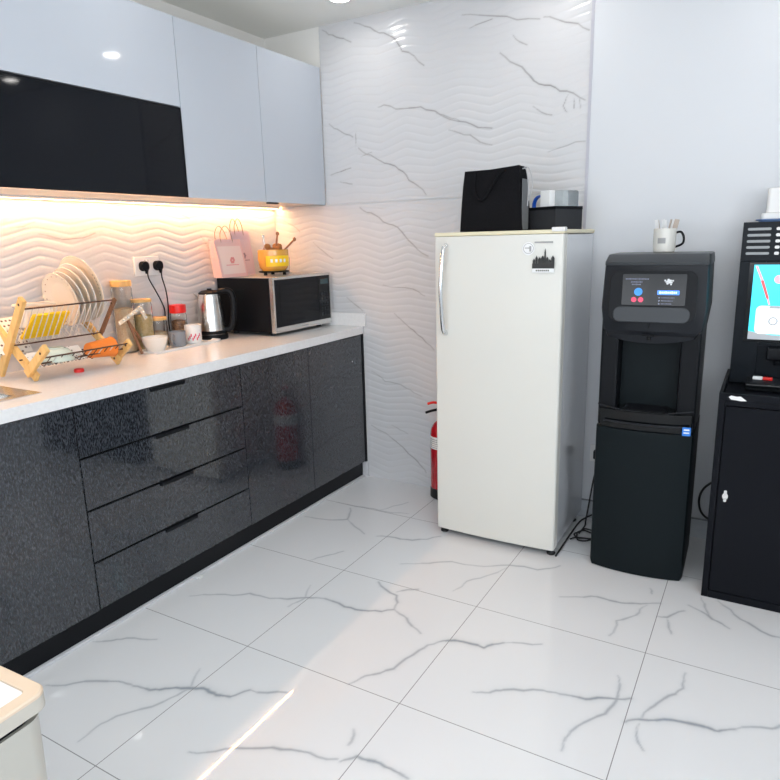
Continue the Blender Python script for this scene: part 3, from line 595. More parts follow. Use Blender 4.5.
bm = new(); lathe(bm, [(0, 0), (.012, 0), (.012, .01), (0, .01)], 20, T(0, -.017, .475, rx=PI/2)); obj('gauge', bm, WHT, t)

# ---------------------------------------------------------------- microwave
MX, MY = 0.21, -0.285
t = thing('microwave_oven', 'black microwave oven with a silver door frame on the worktop', 'microwave', (MX, MY, CTOP))
hy = .252; z0 = .018; z1 = .303; xf = .184
bm = new(); box(bm, -.195, xf-.02, -hy, hy, z0, z1-.004, bev=.004); obj('housing', bm, BLK, t)
bm = new(); box(bm, -.195, xf-.018, -hy, hy, z1-.004, z1, bev=.0015); obj('top_panel', bm, mat('silver_grey_paint', (.42, .41, .40), .3, metal=.4), t)
bm = new()
box(bm, xf-.02, xf+.004, -hy, -hy+.014, z0, z1, bev=.002); box(bm, xf-.02, xf+.004, hy-.010, hy, z0, z1, bev=.002)
box(bm, xf-.02, xf+.004, -hy+.014, hy-.010, z0, z0+.028, bev=.002); box(bm, xf-.02, xf+.004, -hy+.014, hy-.010, z1-.014, z1, bev=.002); obj('front_frame', bm, CHR if False else STEEL, t)
d = B('door', BGLASS, t, xf-.018, xf+.006, -hy+.015, hy-.118, z0+.029, z1-.015, bev=.002)
bm = new(); box(bm, xf+.0055, xf+.0068, -hy+.05, hy-.15, z0+.06, z1-.045); obj('window', bm, mat('dark_window_mesh', (.006, .007, .009), .12, spec=.2), d)
cp = B('control_panel', BLK2, t, xf-.018, xf+.006, hy-.116, hy-.011, z0+.029, z1-.015, bev=.002)
bm = new(); box(bm, xf+.0055, xf+.0072, hy-.10, hy-.028, z1-.06, z1-.032); obj('clock_display', bm, mat('dim_display', (.02, .05, .06), .2), cp)
for r_ in range(5):
    for c_ in range(3):
        B('button', GREYP, cp, xf+.0055, xf+.0075, hy-.10+c_*.026, hy-.080+c_*.026, z0+.05+r_*.028, z0+.068+r_*.028, bev=.001)
bm = new()
for k in range(7): box(bm, xf+.004, xf+.0052, -.028+k*.008, -.022+k*.008, z0+.011, z0+.018)
obj('brand_lettering', bm, GREYI, t)
bm = new()
for k in range(8): box(bm, -.10+k*.012, -.094+k*.012, -hy-.0008, -hy+.002, .19, .24)
obj('vent_slots', bm, BLKM, t)
for sx in (-.13, .13):
    for sy in (-.2, .2):
        bm = new(); lathe(bm, [(0, 0), (.014, 0), (.012, .0185), (0, .0185)], 18, T(sx, sy, 0)); obj('foot', bm, RUB, t)
MWT = CTOP + z1

# gift bags on the microwave
def bag(name, lab, w, d, h, m, loc, rz, tilt, band=None, motif=None):
    t = thing(name, lab, 'bag', loc, rz, group=None)
    M = Matrix.Rotation(tilt, 4, 'Y')        # leans sideways; local x = width
    M = Matrix.Rotation(tilt, 4, 'Y')
    bm = new(); r0 = [(-w/2, -d/2), (w/2, -d/2), (w/2, 0), (w/2, d/2), (-w/2, d/2), (-w/2, 0)]
    def lvl(z, pinch, sl): return [(x*(1 if abs(y) > 1e-6 else 1-pinch*.35) + sl*z, y*(1-pinch), z + .0005) for x, y in r0]
    outer = [lvl(0, 0, tilt), lvl(h*.5, .12, tilt), lvl(h, .45, tilt)]
    inner = [[(x*.985 + .015*tilt*z, y*.96, z) for x, y, z in lvl(h, .45, tilt)], [(x*.985, y*.96, z) for x, y, z in lvl(h*.2, .1, tilt)]]
    loft(bm, outer + inner); obj('paper_body', bm, m, t)
    if band:
        bm = new(); dd = d/2
        def fp(x, z): return (x + tilt*z, -(dd*(1-.12*z/(h*.5)) if z < h*.5 else dd*(.88-.33*(z-h*.5)/(h*.5))) - .0012, z)
        P = [fp(-w/2+.014, .018), fp(w/2-.014, .018), fp(w/2-.014, h*.5), fp(w/2-.014, h*.82), fp(-w/2+.014, h*.82), fp(-w/2+.014, h*.5)]
        loft(bm, [P, [(x, y+.001, z) for x, y, z in P]]); obj('front_panel', bm, band, t)
    if motif:
        bm = new(); z = h*.45
        for k in range(6):
            a = k*PI/3; lathe(bm, [(0, .001), (.007, .001), (.007, 0)], 12, T(tilt*z + .011*math.cos(a), -d/2*.92-.0018, z+.011*math.sin(a), rx=PI/2))
        box(bm, tilt*z-.045, tilt*z+.045, -d/2*.9-.0035, -d/2*.9-.002, z-.026, z-.022); obj('flower_print', bm, motif, t)
    for s in (-1, 1):
        bm = new(); y = s*d/2*.56; x0 = tilt*h
        tube(bm, [(x0-w*.22, y, h-.02), (x0-w*.24, y+s*.002, h+.03), (x0-w*.10, y+s*.004, h+.065), (x0+w*.02, y+s*.004, h+.06), (x0+w*.14, y+s*.003, h+.03), (x0+w*.22, y, h-.02)], .0016, 8, 5); obj('cord_handle', bm, STRING, t)
    return t
bag('gift_bag', 'pale pink paper gift bag with a small flower print, leaning left on the microwave', .195, .060, .195, PINK, (.096, -.508, MWT), PI/2, -.16, PINKL, mat('pink_print', (.8, .3, .3), .5))
bag('gift_bag', 'lilac paper gift bag standing to the right behind the pink one', .15, .05, .235, LILAC, (.036, -.352, MWT), PI/2, -.10, mat('lilac_light', (.76, .62, .66), .5), mat('dark_print', (.35, .25, .3), .5))

# amber pot of utensils
t = thing('utensil_pot', 'amber glazed pot with a yellow label on a small black stand, on the microwave', 'pot', (.215, -.300, MWT)); t.scale = (1.32, 1.32, 1.25)
bm = new(); lathe(bm, [(0, .018), (.046, .018), (.058, .032), (.064, .07), (.062, .108), (.060, .108), (.058, .07), (.05, .035), (0, .028)], 40); pb = obj('bowl', bm, GLAZE, t)
bm = new(); lathe(bm, [(.0645, .038), (.0662, .060), (.0655, .082), (.0635, .083)], 24, T(rz=-1.35), sweep=1.7); lb = obj('label', bm, YEL, pb)
bm = new()
for k in range(4): lathe(bm, [(.0664, .055), (.0672, .062), (.0664, .069)], 4, T(rz=-1.05+k*.28), sweep=.14)
obj('label_lettering', bm, PAPER, lb)
bm = new(); lathe(bm, [(0, .012), (.06, .012), (.064, .016), (.06, .0185), (0, .0185)], 32)
for a in (0.3, 2.4, 4.5): lathe(bm, [(0, 0), (.008, 0), (.006, .013)], 12, T(.045*math.cos(a), .045*math.sin(a), 0))
obj('stand', bm, BLK, t)
bm = new(); random.seed(2)
for k in range(9):
    a = k*.9; lathe(bm, [(0, .012), (.010, .009), (.014, 0), (.010, -.009), (0, -.012)], 12, T(.026*math.cos(a), .026*math.sin(a), .105+.008*(k % 3), rx=k*.5))
bwn = tag(obj('wrapped_sweets', bm, BROWNF), 'brown wrapped pieces heaped in the amber pot', 'food'); bwn.location = (.215, -.300, MWT); bwn.scale = (1.32, 1.32, 1.25); bwn['kind'] = 'stuff'
for nm, lab, p0, p1, m_ in (('wooden_spoon', 'brown stick leaning upright in the amber pot', (.01, -.01, .04), (.012, .022, .175), DWOOD), ('wooden_spoon', 'brown stick leaning far right out of the amber pot', (0, .005, .06), (.05, .085, .15), DWOOD), ('metal_spoon', 'pale spoon handle at the left in the amber pot', (-.01, -.02, .04), (-.02, -.035, .165), STEEL)):
    bm = new(); tube(bm, [p0, tuple((a+b)/2 for a, b in zip(p0, p1)), p1], .004, 10, 3); lathe(bm, [(0, -.010), (.006, -.006), (.0075, 0), (.006, .006), (0, .010)], 14, T(*p1)); o = obj(nm, bm, m_); tag(o, lab, 'spoon'); o.location = (.215, -.300, MWT); o.scale = (1.3, 1.3, 1.25)
t = thing('drinking_glass', 'clear tumbler behind the amber pot on the microwave', 'glass', (.17, -.155, MWT))
bm = new(); lathe(bm, [(0, .001), (.028, .001), (.033, .09), (.0315, .09), (.027, .008), (0, .008)], 32); obj('tumbler', bm, GLASS, t)

# ---------------------------------------------------------------- kettle
t = thing('electric_kettle', 'brushed steel electric kettle with a black handle beside the microwave', 'kettle', (.108, -.688, CTOP), rz=.55)
bm = new(); lathe(bm, [(0, 0), (.076, 0), (.078, .006), (.076, .022), (.068, .026), (0, .026)], 40); obj('power_base', bm, BLK, t)
bm = new(); lathe(bm, [(0, .027), (.070, .027), (.0705, .04), (.066, .12), (.057, .215), (.055, .228), (.053, .232)], 48)
b = obj('body', bm, STEEL, t)
bm = new(); lathe(bm, [(.0712, .028), (.0716, .045), (.0702, .046)], 48); obj('lower_band', bm, BLK, t)
bm = new(); loft(bm, [[(-.045, -.022, .195), (-.045, .022, .195), (-.04, .0, .18)], [(-.075, -.013, .226), (-.075, .013, .226), (-.066, 0, .212)], [(-.082, -.006, .233), (-.082, .006, .233), (-.08, 0, .228)]]); obj('spout', bm, STEEL, t)
bm = new(); lathe(bm, [(.0545, .228), (.055, .236), (.04, .246), (.012, .250), (.012, .256), (0, .257)], 40); obj('lid', bm, BLK, t)
bm = new(); tube(bm, [(.045, 0, .240), (.085, 0, .244), (.112, 0, .225), (.118, 0, .16), (.108, 0, .085), (.090, 0, .050), (.066, 0, .048)], .0155, 14, 6); obj('handle', bm, BLK, t)

# ---------------------------------------------------------------- socket with plugs on the splashback
t = thing('wall_socket', 'white double wall socket on the splashback above the worktop', 'socket', (.0025, -.977, 1.285))
bm = new(); box(bm, 0, .010, -.073, .073, -.043, .046, bev=.003); obj('face_plate', bm, WHT, t)
bm = new(); box(bm, .009, .014, -.012, -.004, .018, .032, bev=.001); box(bm, .009, .014, .006, .014, .018, .032, bev=.001); obj('rocker_switch', bm, WHT, t)
for y, lab, run in ((-1.006, 'black plug in the left half of the double socket, cord running down behind the jars', [(.045, -1.006, 1.268), (.042, -1.0, 1.23), (.035, -.962, 1.17), (.033, -.93, 1.11), (.018, -.905, 1.06), (.012, -.912, .97), (.012, -.925, .914), (.012, -.94, .911)]),
                    (-.924, 'black plug in the right half of the double socket, cord dropping behind the red-lidded jar', [(.045, -.924, 1.268), (.042, -.922, 1.23), (.034, -.900, 1.17), (.026, -.888, 1.10), (.009, -.88, .99), (.009, -.86, .925), (.010, -.80, .911), (.010, -.62, .911), (.012, -.56, .915)])):
    t = thing('power_plug', lab, 'plug', (0, 0, 0))
    bm = new(); prism(bm, rrect(.046, .046, .018, cx=y, cy=1.287), .026, Matrix(((0, 0, 1, .0128), (1, 0, 0, 0), (0, 1, 0, 0), (0, 0, 0, 1))), bev=.006); lathe(bm, [(0, 0), (.006, 0), (.009, .02), (0, .02)], 14, T(.040, y, 1.252)); obj('plug_body', bm, BLK, t)
    bm = new(); tube(bm, run, .0032, 10, 6); obj('cord', bm, RUB, t)

# ---------------------------------------------------------------- tray, mugs and jars
t = thing('serving_tray', 'shallow white tray with grey mug and white mug on the worktop', 'tray', (.167, -.952, CTOP), rz=.02)
bm = new(); o0 = rrect(.115, .41, .02); o1 = rrect(.125, .42, .022); i1 = rrect(.117, .412, .02); i0 = rrect(.105, .40, .018)
loft(bm, [[(x, y, .0005) for x, y in o0], [(x, y, .012) for x, y in o1], [(x, y, .012) for x, y in i1], [(x, y, .004) for x, y in i0]]); obj('dish', bm, WHT, t)
TZ = CTOP+.0045
def mug(name, lab, x, y, z, r, h, m_, ang, mh=None, cat='mug'):
    t = thing(name, lab, cat, (x, y, z), rz=ang)
    bm = new(); lathe(bm, [(0, 0), (r*.82, 0), (r*.95, .004), (r, h*.25), (r, h), (r-.003, h), (r-.0035, .01), (0, .007)], 36); b = obj('cup', bm, m_, t)
    bm = new(); tube(bm, [(r-.002, 0, h*.82), (r+.016, 0, h*.84), (r+.027, 0, h*.62), (r+.024, 0, h*.36), (r-.002, 0, h*.22)], .0045, 10, 6); obj('handle', bm, mh or m_, t)
    return t, b
mug('mug', 'plain grey mug on the white tray', .155, -.966, TZ, .040, .072, GREYC, -1.1)
t, b = mug('mug', 'white mug with a red print on the white tray', .152, -.862, TZ, .040, .090, WHT, 1.9)
bm = new(); random.seed(5)
for k in range(9): lathe(bm, [(.0405, .018+.006*(k % 3)*1.5), (.0412, .026+.006*(k % 3)*1.5), (.0405, .032+.006*(k % 3)*1.5)], 4, T(rz=-1.9-1.9+.5+k*.17), sweep=.14)
obj('red_print', bm, REDI, b)
t = thing('bowl', 'small white bowl at the left end of the white tray', 'bowl', (.168, -1.108, TZ))
bm = new(); lathe(bm, [(0, 0), (.036, 0), (.040, .004), (.055, .045), (.058, .066), (.055, .066), (.052, .045), (.036, .008), (0, .006)], 40); obj('bowl_body', bm, PORC, t)
def jar(lab, x, y, z, r, h, lid, lidm, fill, fillm, cat='jar', knob=False):
    t = thing('glass_jar', lab, cat, (x, y, z))
    bm = new(); lathe(bm, [(0, .0005), (r*.92, .0005), (r, .006), (r, h-.012), (r*.9, h), (r*.9-.002, h), (r-.003, h-.014), (r-.003, .008), (0, .006)], 36); obj('glass_body', bm, GLASS, t)
    bm = new(); lathe(bm, [(0, h+.0005), (r*.98, h+.0005), (r*1.0, h+.003), (r*1.0, h+lid-.002), (r*.97, h+lid), (0, h+lid)], 36)
    if knob: lathe(bm, [(0, h+lid), (.008, h+lid), (.012, h+lid+.012), (0, h+lid+.016)], 16)
    obj('lid', bm, lidm, t)
    if fill:
        bm = new(); lathe(bm, [(0, .0065), (r-.004, .0085), (r-.004, fill), (r*.4, fill+.006), (0, fill+.004)], 30); obj('contents', bm, fillm, t)
    return t
OAT = noisy('oat_filling', (.72, .52, .32), (.82, .66, .45), (120, 120, 120), .8); COF = noisy('coffee_filling', (.16, .07, .03), (.42, .22, .10), (120, 120, 120), .7); SUG = noisy('tea_filling', (.60, .44, .18), (.75, .58, .3), (90, 90, 90), .8)
jar('tall glass jar with a bamboo lid, farthest left behind the dish rack end', .047, -1.163, CTOP, .045, .300, .026, WOOD, .20, OAT)
jar('glass jar with a flat bamboo lid just right of the tallest jar', .062, -1.073, CTOP, .044, .222, .014, WOOD, .16, SUG)
jar('low glass jar with a bamboo lid behind the small white bowl', .052, -.984, CTOP, .043, .128, .014, WOOD, .07, OAT)
jar('glass jar with a bright red lid behind the grey mug', .060, -.862, CTOP, .040, .150, .040, RED, .11, COF)
# little beaded stand
t = thing('beaded_stand', 'small stand with a peaked white beaded rail and brown leg beside the dish rack', 'stand', (.185, -1.195, CTOP))
bm = new(); tube(bm, [(-.03, .020, .002), (-.05, -.02, .155)], .0065, 10); obj('leg', bm, DWOOD, t)
bm = new(); tube(bm, [(-.045, .075, .002), (-.05, -.02, .155)], .005, 10); obj('leg', bm, DWOOD, t)
rail = [V(-.03, -.085, .150), V(-.055, .055, .205), V(-.06, .085, .150)]
bm = new()
for a, b_ in zip(rail, rail[1:]):
    d = (b_-a); n = V(1, 0, 0).cross(d.normalized())*.009
    loft(bm, [[a+n, a-n, a-n+V(.004, 0, 0), a+n+V(.004, 0, 0)], [b_+n, b_-n, b_-n+V(.004, 0, 0), b_+n+V(.004, 0, 0)]])
rl = obj('rail', bm, CREAMC, t)
for i in range(8):
    s = i/7*1.35; p_ = rail[0].lerp(rail[1], s) if s <= 1 else rail[1].lerp(rail[2], (s-1)/.42)
    bm = new(); lathe(bm, [(0, -.006), (.005, -.003), (.006, 0), (.005, .003), (0, .006)], 12, T(p_.x+.008, p_.y, p_.z)); obj('bead', bm, WHT, t)

# ---------------------------------------------------------------- dish rack
RY0, RY1 = -1.77, -1.385
t = thing('dish_rack', 'folding bamboo and wire dish rack with crossed ends on the worktop', 'dish rack', (.20, -1.58, CTOP))
def R(x, y, z): return (x-.20, y+1.58, z-CTOP)
def bar(bm, a, b_, y, w=.032, th=.016):
    a = V(a[0], 0, a[1]); b_ = V(b_[0], 0, b_[1]); d = (b_-a).normalized(); n = V(-d.z, 0, d.x)*w/2
    P = [a+n, a-n, b_-n, b_+n]; t_ = bmesh.new()
    loft(t_, [[(p.x-.20, y+1.58-th/2, p.z-CTOP) for p in P], [(p.x-.20, y+1.58+th/2, p.z-CTOP) for p in P]])
    bmesh.ops.bevel(t_, geom=list(t_.edges), offset=.002, segments=2, affect='EDGES'); merge(bm, t_)
for y in (RY0, RY1):
    s = 1 if y == RY0 else -1
    for a, b_, o_ in (((.088, .9195), (.302, 1.208) if y == RY0 else (.290, 1.175), 0), ((.293, .918), (.030, 1.140), .0165*s), ((.262, .935), (.400, 1.040) if y == RY0 else (.350, 1.002), 0)):
        dk = y == RY1 and a[0] < .1; bm = new(); bar(bm, a, b_, y+o_, .018 if dk else .032, .010 if dk else .016); fr = obj('end_bar', bm, DWOOD if dk else WOOD, t)
        for q in ((.93,) if a[0] < .1 else (.07, .5)) if a[0] != .262 else (.8,):
            px_ = a[0]+(b_[0]-a[0])*q; pz = a[1]+(b_[1]-a[1])*q
            bm = new(); lathe(bm, [(0, .003), (.0045, .0015), (.005, 0)], 14, T(*R(px_, y+o_-.0085, pz), rx=PI/2)); obj('screw_cap', bm, WIRE, fr)
A0 = V(.164, 0, 1.021); AD = V(.214, 0, .2885).normalized(); BD = V(-.263, 0, .222).normalized(); C0 = V(.275, 0, .945); CD = V(.138, 0, .105).normalized()
def rail_(p_, r=.003):
    bm = new(); tube(bm, [R(p_.x, RY0-.002, p_.z), R(p_.x, RY1+.002, p_.z)], r, 8); return bm
for p_ in (A0+AD*.185, A0+AD*.015+V(.008, 0, 0), A0+BD*.15, C0+CD*.085, C0+CD*.045, C0+BD*.06): obj('long_wire', rail_(p_), WIRE, t)
for k in range(15):
    y = RY0+.025+k*(RY1-RY0-.05)/14
    bm = new(); q = [A0+AD*.185, A0+AD*.02, A0+V(0, 0, -.006)+V(.0, 0, .012), A0+BD*.15]
    tube(bm, [R(v.x, y, v.z) for v in q], .0019, 6); obj('cross_wire', bm, WIREL, t)
    bm = new(); q = [C0+CD*.085, C0+CD*.02, C0+BD*.06]; tube(bm, [R(v.x, y, v.z) for v in q], .0017, 6); obj('cross_wire', bm, WIRE if k % 2 else WIREL, t)
# end wires at the right (dark, leaning)
bm = new(); q = [A0+AD*.185, A0+AD*.015]; tube(bm, [R(v.x, RY1+.012, v.z) for v in q], .005, 8); obj('end_wire', bm, WIRE, t)

def plate(lab, y, r, m_, dots=None, tilt=-0.20):
    c = V(.164, 0, 1.023) + V(-.117, 0, .993)*( (r+.002)/math.sin(math.radians(43.2)))
    t = thing('plate', lab, 'plate', (c.x, y, c.z)); t.rotation_euler = (PI/2 - tilt, 0, 0)   # disc axis along y, eating side to -y
    bm = new(); lathe(bm, [(0, -.004), (r*.55, -.004), (r*.62, 0), (r*.98, .013), (r, .0155), (r*.985, .017), (r*.66, .004), (r*.56, .0), (0, .0)], 56); o = obj('dish', bm, m_, t)
    if dots: dots(o, r)
    return t
def rimdots(o, r):
    bm = new()
    for k in range(18):
        a = k*2*PI/18; lathe(bm, [(0, .0018), (.0035, .0012), (.004, 0)], 10, T(r*.88*math.cos(a), r*.88*math.sin(a), .0115))
    obj('rim_dots', bm, mat('brown_glaze_dots', (.35, .2, .12), .3), o)
def leaf(o, r):
    bm = new()
    for k in range(7):
        a = -.25+.13*k; lathe(bm, [(0, .0015), (.006, .001), (.008, 0)], 10, T(r*.84*math.cos(a), r*.84*math.sin(a), .0095, rz=a))
    obj('leaf_print', bm, mat('dark_green_print', (.10, .09, .05), .4), o)
plate('cream plate with small brown dots around its rim, nearest in the dish rack', -1.510, .108, CREAMC, rimdots)
plate('plain white plate just behind the dotted one in the dish rack', -1.485, .110, PORC)
plate('plain cream plate, third from the front in the dish rack', -1.463, .116, CREAMC)
plate('plain white large plate, next to last in the dish rack', -1.440, .122, PORC)
plate('large cream plate with a dark leaf print, farthest right in the dish rack', -1.412, .134, CREAMC, leaf)
# yellow board leaning in the basket
t = thing('chopping_board', 'bright yellow board leaning behind the front wires of the dish rack', 'board', (0, 0, 0))
bm = new(); nrm = V(-AD.z, 0, AD.x); P = []
for s_, y in ((.030, -1.722), (.030, -1.572), (.140, -1.555), (.140, -1.700)): P.append(A0 + AD*s_ + nrm*.008 + V(0, y, 0))
loft(bm, [[tuple(p_) for p_ in P], [tuple(p_+nrm*.010) for p_ in P]])
ob = obj('slab', bm, YEL, t)
t = thing('food_box', 'white rectangular food box tucked into the left of the dish rack', 'box', (.150, -1.640, 1.085), rz=0)
bm = new(); box(bm, -.035, .035, -.060, .060, .0, .080, bev=.012, seg=3); obj('tub', bm, PORC, t); B('lid', CREAMC, t, -.040, .040, -.065, .065, .0805, .093, bev=.004)
# dotted cloth over the rear wire
dc = mat('dotted_cotton', (.82, .79, .75), .85); b_ = dc.node_tree.nodes['Principled BSDF']
tc = N(dc, 'ShaderNodeTexCoord'); vo = N(dc, 'ShaderNodeTexVoronoi'); vo.inputs['Scale'].default_value = 62; vo.inputs['Randomness'].default_value = .15
rp = N(dc, 'ShaderNodeValToRGB'); rp.color_ramp.elements[0].position = .26; rp.color_ramp.elements[0].color = (.16, .12, .11, 1); rp.color_ramp.elements[1].position = .32; rp.color_ramp.elements[1].color = (.82, .79, .75, 1)
L(dc, tc.outputs['Object'], vo.inputs['Vector']); L(dc, vo.outputs['Distance'], rp.inputs[0]); L(dc, rp.outputs[0], b_.inputs['Base Color'])
bm = new(); W_ = A0+BD*.15; secs = []
for k in range(13):
    y = -1.86+.0+k*.19/12; wv = .004*math.sin(k*1.3)
    pr = [(W_.x+.10+wv, W_.z-.115), (W_.x+.055+wv, W_.z-.045), (W_.x+.008, W_.z+.006), (W_.x-.008, W_.z+.006), (W_.x-.016, W_.z-.03), (W_.x-.018, W_.z-.09)]
    pr2 = [(x_+.002, z_-.003) for x_, z_ in pr[::-1]]
    secs.append([(x_, y, z_) for x_, z_ in pr+pr2])
loft(bm, secs); tag(obj('dish_cloth', bm, dc), 'white dotted cloth hung over the rear wire at the left of the dish rack', 'cloth')
bm = new(); secs = []
for k in range(9):
    y = -1.745+k*.22/8; q = [(.20+.004*math.sin(k), .983), (.235, .955), (.262, .938), (.262, .934), (.235, .951), (.198, .979)]
    secs.append([(x_+.012, y, z_+.02) for x_, z_ in q])
loft(bm, secs); tag(obj('dotted_cloth', bm, dc), 'dotted cloth lying in the lower basket of the dish rack', 'cloth')
t = thing('bowl', 'pale green bowl turned upside down in the lower basket of the dish rack', 'bowl', (.276, -1.655, .968))
bm = new(); lathe(bm, [(.058, 0), (.060, .003), (.055, .026), (.040, .042), (.026, .046), (.026, .050), (0, .050), (0, .044), (.038, .039), (.052, .024), (.056, 0)], 40); obj('bowl_body', bm, MINT, t)
t = thing('orange_cup', 'orange plastic cup lying on its side in the lower basket of the dish rack', 'cup', (.284, -1.53, .985)); t.rotation_euler = (-PI/2, 0, 0)
bm = new(); lathe(bm, [(0, 0), (.028, 0), (.030, .003), (.039, .105), (.041, .108), (.0385, .109), (.036, .105), (.028, .006), (0, .005)], 36); obj('cup_body', bm, ORG, t)
t = thing('bottle_cap', 'small red cap lying on the worktop under the dish rack', 'cap', (.262, -1.565, CTOP))
bm = new(); lathe(bm, [(0, 0), (.018, 0), (.019, .002), (.018, .012), (.015, .014), (0, .014)], 24); obj('cap_body', bm, RED, t)

# ---------------------------------------------------------------- things on the fridge
FT = 1.4035
t = thing('tote_bag', 'black fabric tote bag standing on top of the fridge', 'bag', (1.512, -.347, FT), rz=.0)
bm = new()
def q4(x0, x1, y0, y1, z): return [(x0, y0, z), ((x0+x1)/2, y0-.008, z), (x1, y0, z), (x1-.006, (y0+y1)/2, z), (x1, y1, z), ((x0+x1)/2, y1+.004, z), (x0, y1, z), (x0+.006, (y0+y1)/2, z)]
secs = [q4(-.138, .140, -.065, .06, .001), q4(-.134, .136, -.062, .055, .09), q4(-.128, .128, -.056, .05, .19)]
top = [(x_, y_, z_+(.010 if x_ > .05 else 0)) for x_, y_, z_ in q4(-.122, .122, -.05, .04, .254)]
inn = [(x_*.97, y_*.92, z_) for x_, y_, z_ in top]; low = [(x_*.95, y_*.9, .03) for x_, y_, z_ in q4(-.128, .13, -.055, .05, 0)]
loft(bm, secs+[top, inn, low]); obj('body', bm, FELT, t)
for s_, yy in ((-1, -.066), (1, .055)):
    bm = new(); P = [(-.07, yy+.006, .245), (-.072, yy-.004, .20), (-.062, yy-.008, .15), (-.035, yy-.008, .13), (-.01, yy-.008, .155), (.02, yy-.006, .20), (.045, yy-.003, .235), (.062, yy+.006, .25)]
    if s_ < 0:
        for a_, b2 in zip(P, P[1:]): pass
        tube(bm, P, .0065, 8, 5)
    else: tube(bm, [(x_, y_+.004, z_) for x_, y_, z_ in P], .0065, 8, 5)
    obj('handle', bm, FELT, t)
bm = new(); box(bm, .1335, .137, -.045, .035, .004, .21, bev=.001, M=Matrix.Identity(4)); obj('side_gusset', bm, GREYF, t)
bm = new(); tube(bm, [(.130, -.03, .25), (.146, -.032, .245), (.156, -.03, .18), (.150, -.02, .10)], .0022, 8, 6); tube(bm, [(.128, .0, .26), (.15, -.004, .25), (.163, .0, .19), (.146, .0, .12)], .0022, 8, 6); obj('drawstring', bm, mat('pale_cord', (.45, .46, .48), .7), t)
a = math.radians(-27)
t = thing('storage_box', 'dark grey open box on the fridge behind the tote bag', 'box', (1.772, -.335, FT), rz=a)
bm = new(); w, d_, h = .155, .165, .095
for (x0, x1, y0, y1, z0_, z1_) in ((-w, 0, 0, .004, 0, h), (-w, 0, d_-.004, d_, 0, h), (-w, -w+.004, .004, d_-.004, 0, h), (-.004, 0, .004, d_-.004, 0, h), (-w+.004, -.004, .004, d_-.004, 0, .004)): box(bm, x0, x1, y0, y1, z0_, z1_)
obj('sides', bm, DKGREY, t)
bm = new(); box(bm, -w-.001, .001, -.001, .001, h-.012, h+.001, bev=.0005); box(bm, -.001, .002, -.001, d_, h-.012, h+.001, bev=.0005); obj('rim', bm, BLK, t)
bm = new(); box(bm, -.105, .000, .050, .150, .0005, .158, bev=.008); o = obj('clear_container', bm, CLEARP); tag(o, 'clear plastic container standing in the dark grey box on the fridge', 'container'); o.location = (1.772, -.335, FT+.0045); o.rotation_euler = (0, 0, a)
o.location = (1.772 - .006*math.cos(a), -.335 - .006*math.sin(a), FT+.0045)
bm = new(); box(bm, -.100, -.045, .012, .045, .0005, .158, bev=.003); o = obj('paper_carton', bm, PAPER); tag(o, 'small white carton standing in the dark grey box on the fridge', 'carton'); o.location = (1.772, -.335, FT+.0045); o.rotation_euler = (0, 0, a)
bm = new(); lathe(bm, [(.036, -.009), (.042, -.009), (.042, .009), (.036, .009), (.036, -.009)], 40, T(-.112, .028, .100, rx=PI/2)); o = obj('tape_roll', bm, BLUE); tag(o, 'blue tape roll sticking up out of the dark grey box', 'tape'); o.location = (1.772, -.335, FT+.0045); o.rotation_euler = (0, 0, a)

# mug of sachets on the water cooler
t, b = mug('mug', 'cream mug with a black handle, full of paper sachets, on the water dispenser', 2.198, -.285, 1.3035, .042, .092, mat('cream_mug', (.72, .71, .66), .25), .15, BLK)
bm = new(); lathe(bm, [(.0424, .035), (.0428, .055), (.0424, .056)], 8, T(rz=-2.2), sweep=.7); obj('print', bm, GREYI, b)
random.seed(11)
for k in range(8):
    a_ = k*PI/4; bm = new(); box(bm, -.009, .009, -.0012, .0012, 0, .118, bev=.0008)
    o = obj('paper_sachet', bm, PAPER if k % 3 else mat('brown_sachet', (.5, .42, .36), .6))
    tag(o, ('white paper' if k % 3 else 'light brown') + ' sachet standing in the cream mug on the water dispenser', 'sachet', 'sachets in the cream mug')
    o.location = (2.198+.018*math.cos(a_), -.285+.018*math.sin(a_), 1.3035+.010); o.rotation_euler = (math.sin(a_)*-.20, .20*math.cos(a_), a_*.3)

# ---------------------------------------------------------------- cables and low socket
t = thing('wall_socket', 'white wall socket low on the painted wall between fridge and water dispenser', 'socket', (1.93, -.0022, .34))
B('face_plate', WHT, t, -.043, .043, -.010, 0, -.043, .043, bev=.003)
t = thing('power_plug', 'black plug in the low wall socket beside the fridge', 'plug', (0, 0, 0))
bm = new(); box(bm, 1.908, 1.950, -.042, -.0125, .318, .362, bev=.006); obj('plug_body', bm, BLK, t)
bm = new(); tube(bm, [(1.929, -.038, .32), (1.928, -.042, .28), (1.915, -.045, .2), (1.905, -.06, .10), (1.90, -.09, .02), (1.905, -.13, .006), (1.90, -.22, .005)], .0038, 10, 6); obj('cord', bm, RUB, t)
bm = new(); tube(bm, [(1.868, -.495, .006), (1.868, -.30, .006), (1.870, -.12, .006), (1.885, -.06, .012), (1.93, -.05, .04), (1.99, -.06, .07), (2.05, -.08, .06)], .004, 10, 6)
tag(obj('fridge_cable', bm, RUB), 'black cable running along the floor beside the fridge to behind the water dispenser', 'cable')
bm = new(); cxx, cyy = 1.948, -.245
P = []
for k in range(26):
    a_ = k*.52; r_ = .050+.008*math.sin(k*1.7); P.append((cxx+r_*1.15*math.cos(a_), cyy+r_*math.sin(a_)*1.1, .006+.0035*(k/6)+.003*math.sin(k*2.1)))
P = [(1.88, -.30, .005), (1.905, -.27, .005)] + P + [(2.03, -.15, .012), (2.08, -.11, .02)]
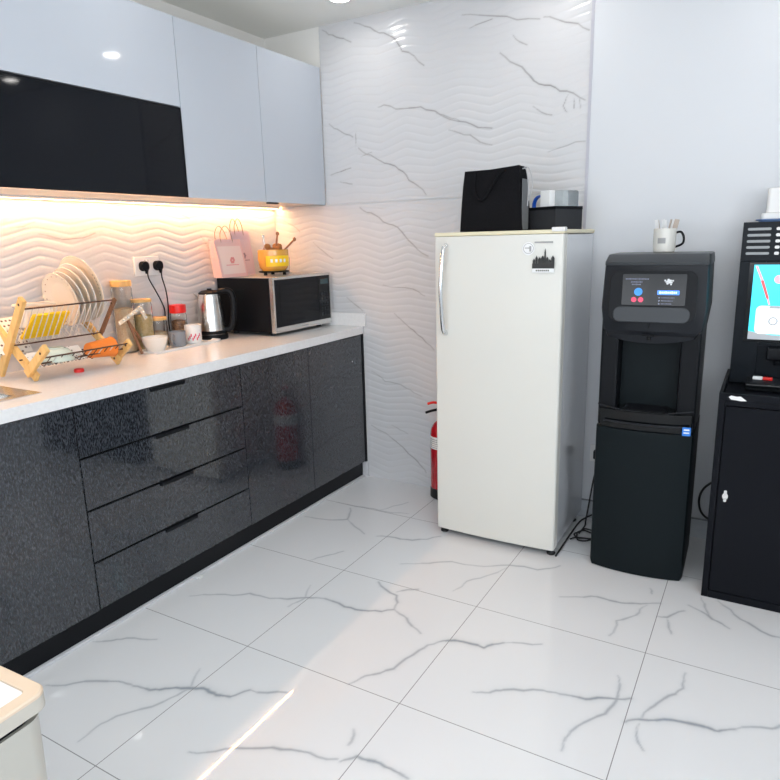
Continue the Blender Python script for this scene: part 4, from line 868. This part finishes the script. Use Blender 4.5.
tube(bm, P, .0036, 8, 4); tag(obj('coiled_cable', bm, RUB), 'tangled black cable coiled on the floor between fridge and water dispenser', 'cable')
bm = new(); tube(bm, [(2.52, -.040, .33), (2.455, -.042, .305), (2.405, -.06, .265), (2.388, -.07, .21), (2.402, -.07, .15), (2.445, -.05, .11), (2.52, -.040, .09)], .0048, 12, 8)
tag(obj('looped_cable', bm, RUB), 'black cable bulging out from behind the black metal cabinet', 'cable')

# ---------------------------------------------------------------- bin in the lower left corner
BZ = .60; a = math.radians(2); cw, cd = .36, .30
cxn = 1.506 - (math.cos(a)*cw/2 - math.sin(a)*cd/2); cyn = -2.540 - (math.sin(a)*cw/2 + math.cos(a)*cd/2)
t = thing('waste_bin', 'champagne metal waste bin with a tan rim in the lower left corner', 'bin', (cxn, cyn, 0), rz=a)
bm = new(); loft(bm, [[(x, y, .012) for x, y in rrect(cw-.05, cd-.05, .035)], [(x, y, .03) for x, y in rrect(cw-.03, cd-.03, .04)], [(x, y, BZ-.05) for x, y in rrect(cw-.016, cd-.016, .035)]]); obj('body', bm, BINB, t)
bm = new(); prism(bm, rrect(cw-.04, cd-.04, .035), .014); obj('foot_ring', bm, BLK, t)
bm = new(); prism(bm, rrect(cw-.03, cd-.03, .04), .012, T(0, 0, BZ-.05)); obj('shadow_gap', bm, BLK, t)
bm = new(); o_ = rrect(cw, cd, .028); i_ = rrect(cw-.055, cd-.055, .012)
loft(bm, [[(x, y, BZ-.034) for x, y in o_], [(x, y, BZ-.008) for x, y in o_]]); obj('rim_band', bm, BINRS, t)
bm = new(); o2 = rrect(cw-.006, cd-.006, .026)
loft(bm, [[(x, y, BZ-.0078) for x, y in o_], [(x, y, BZ-.003) for x, y in o_], [(x, y, BZ) for x, y in o2], [(x, y, BZ) for x, y in i_], [(x, y, BZ-.007) for x, y in i_]]); obj('rim', bm, BINR, t)
bm = new(); prism(bm, rrect(cw-.058, cd-.058, .011), .004, T(0, 0, BZ-.0065)); obj('lid_panel', bm, PAPER, t)
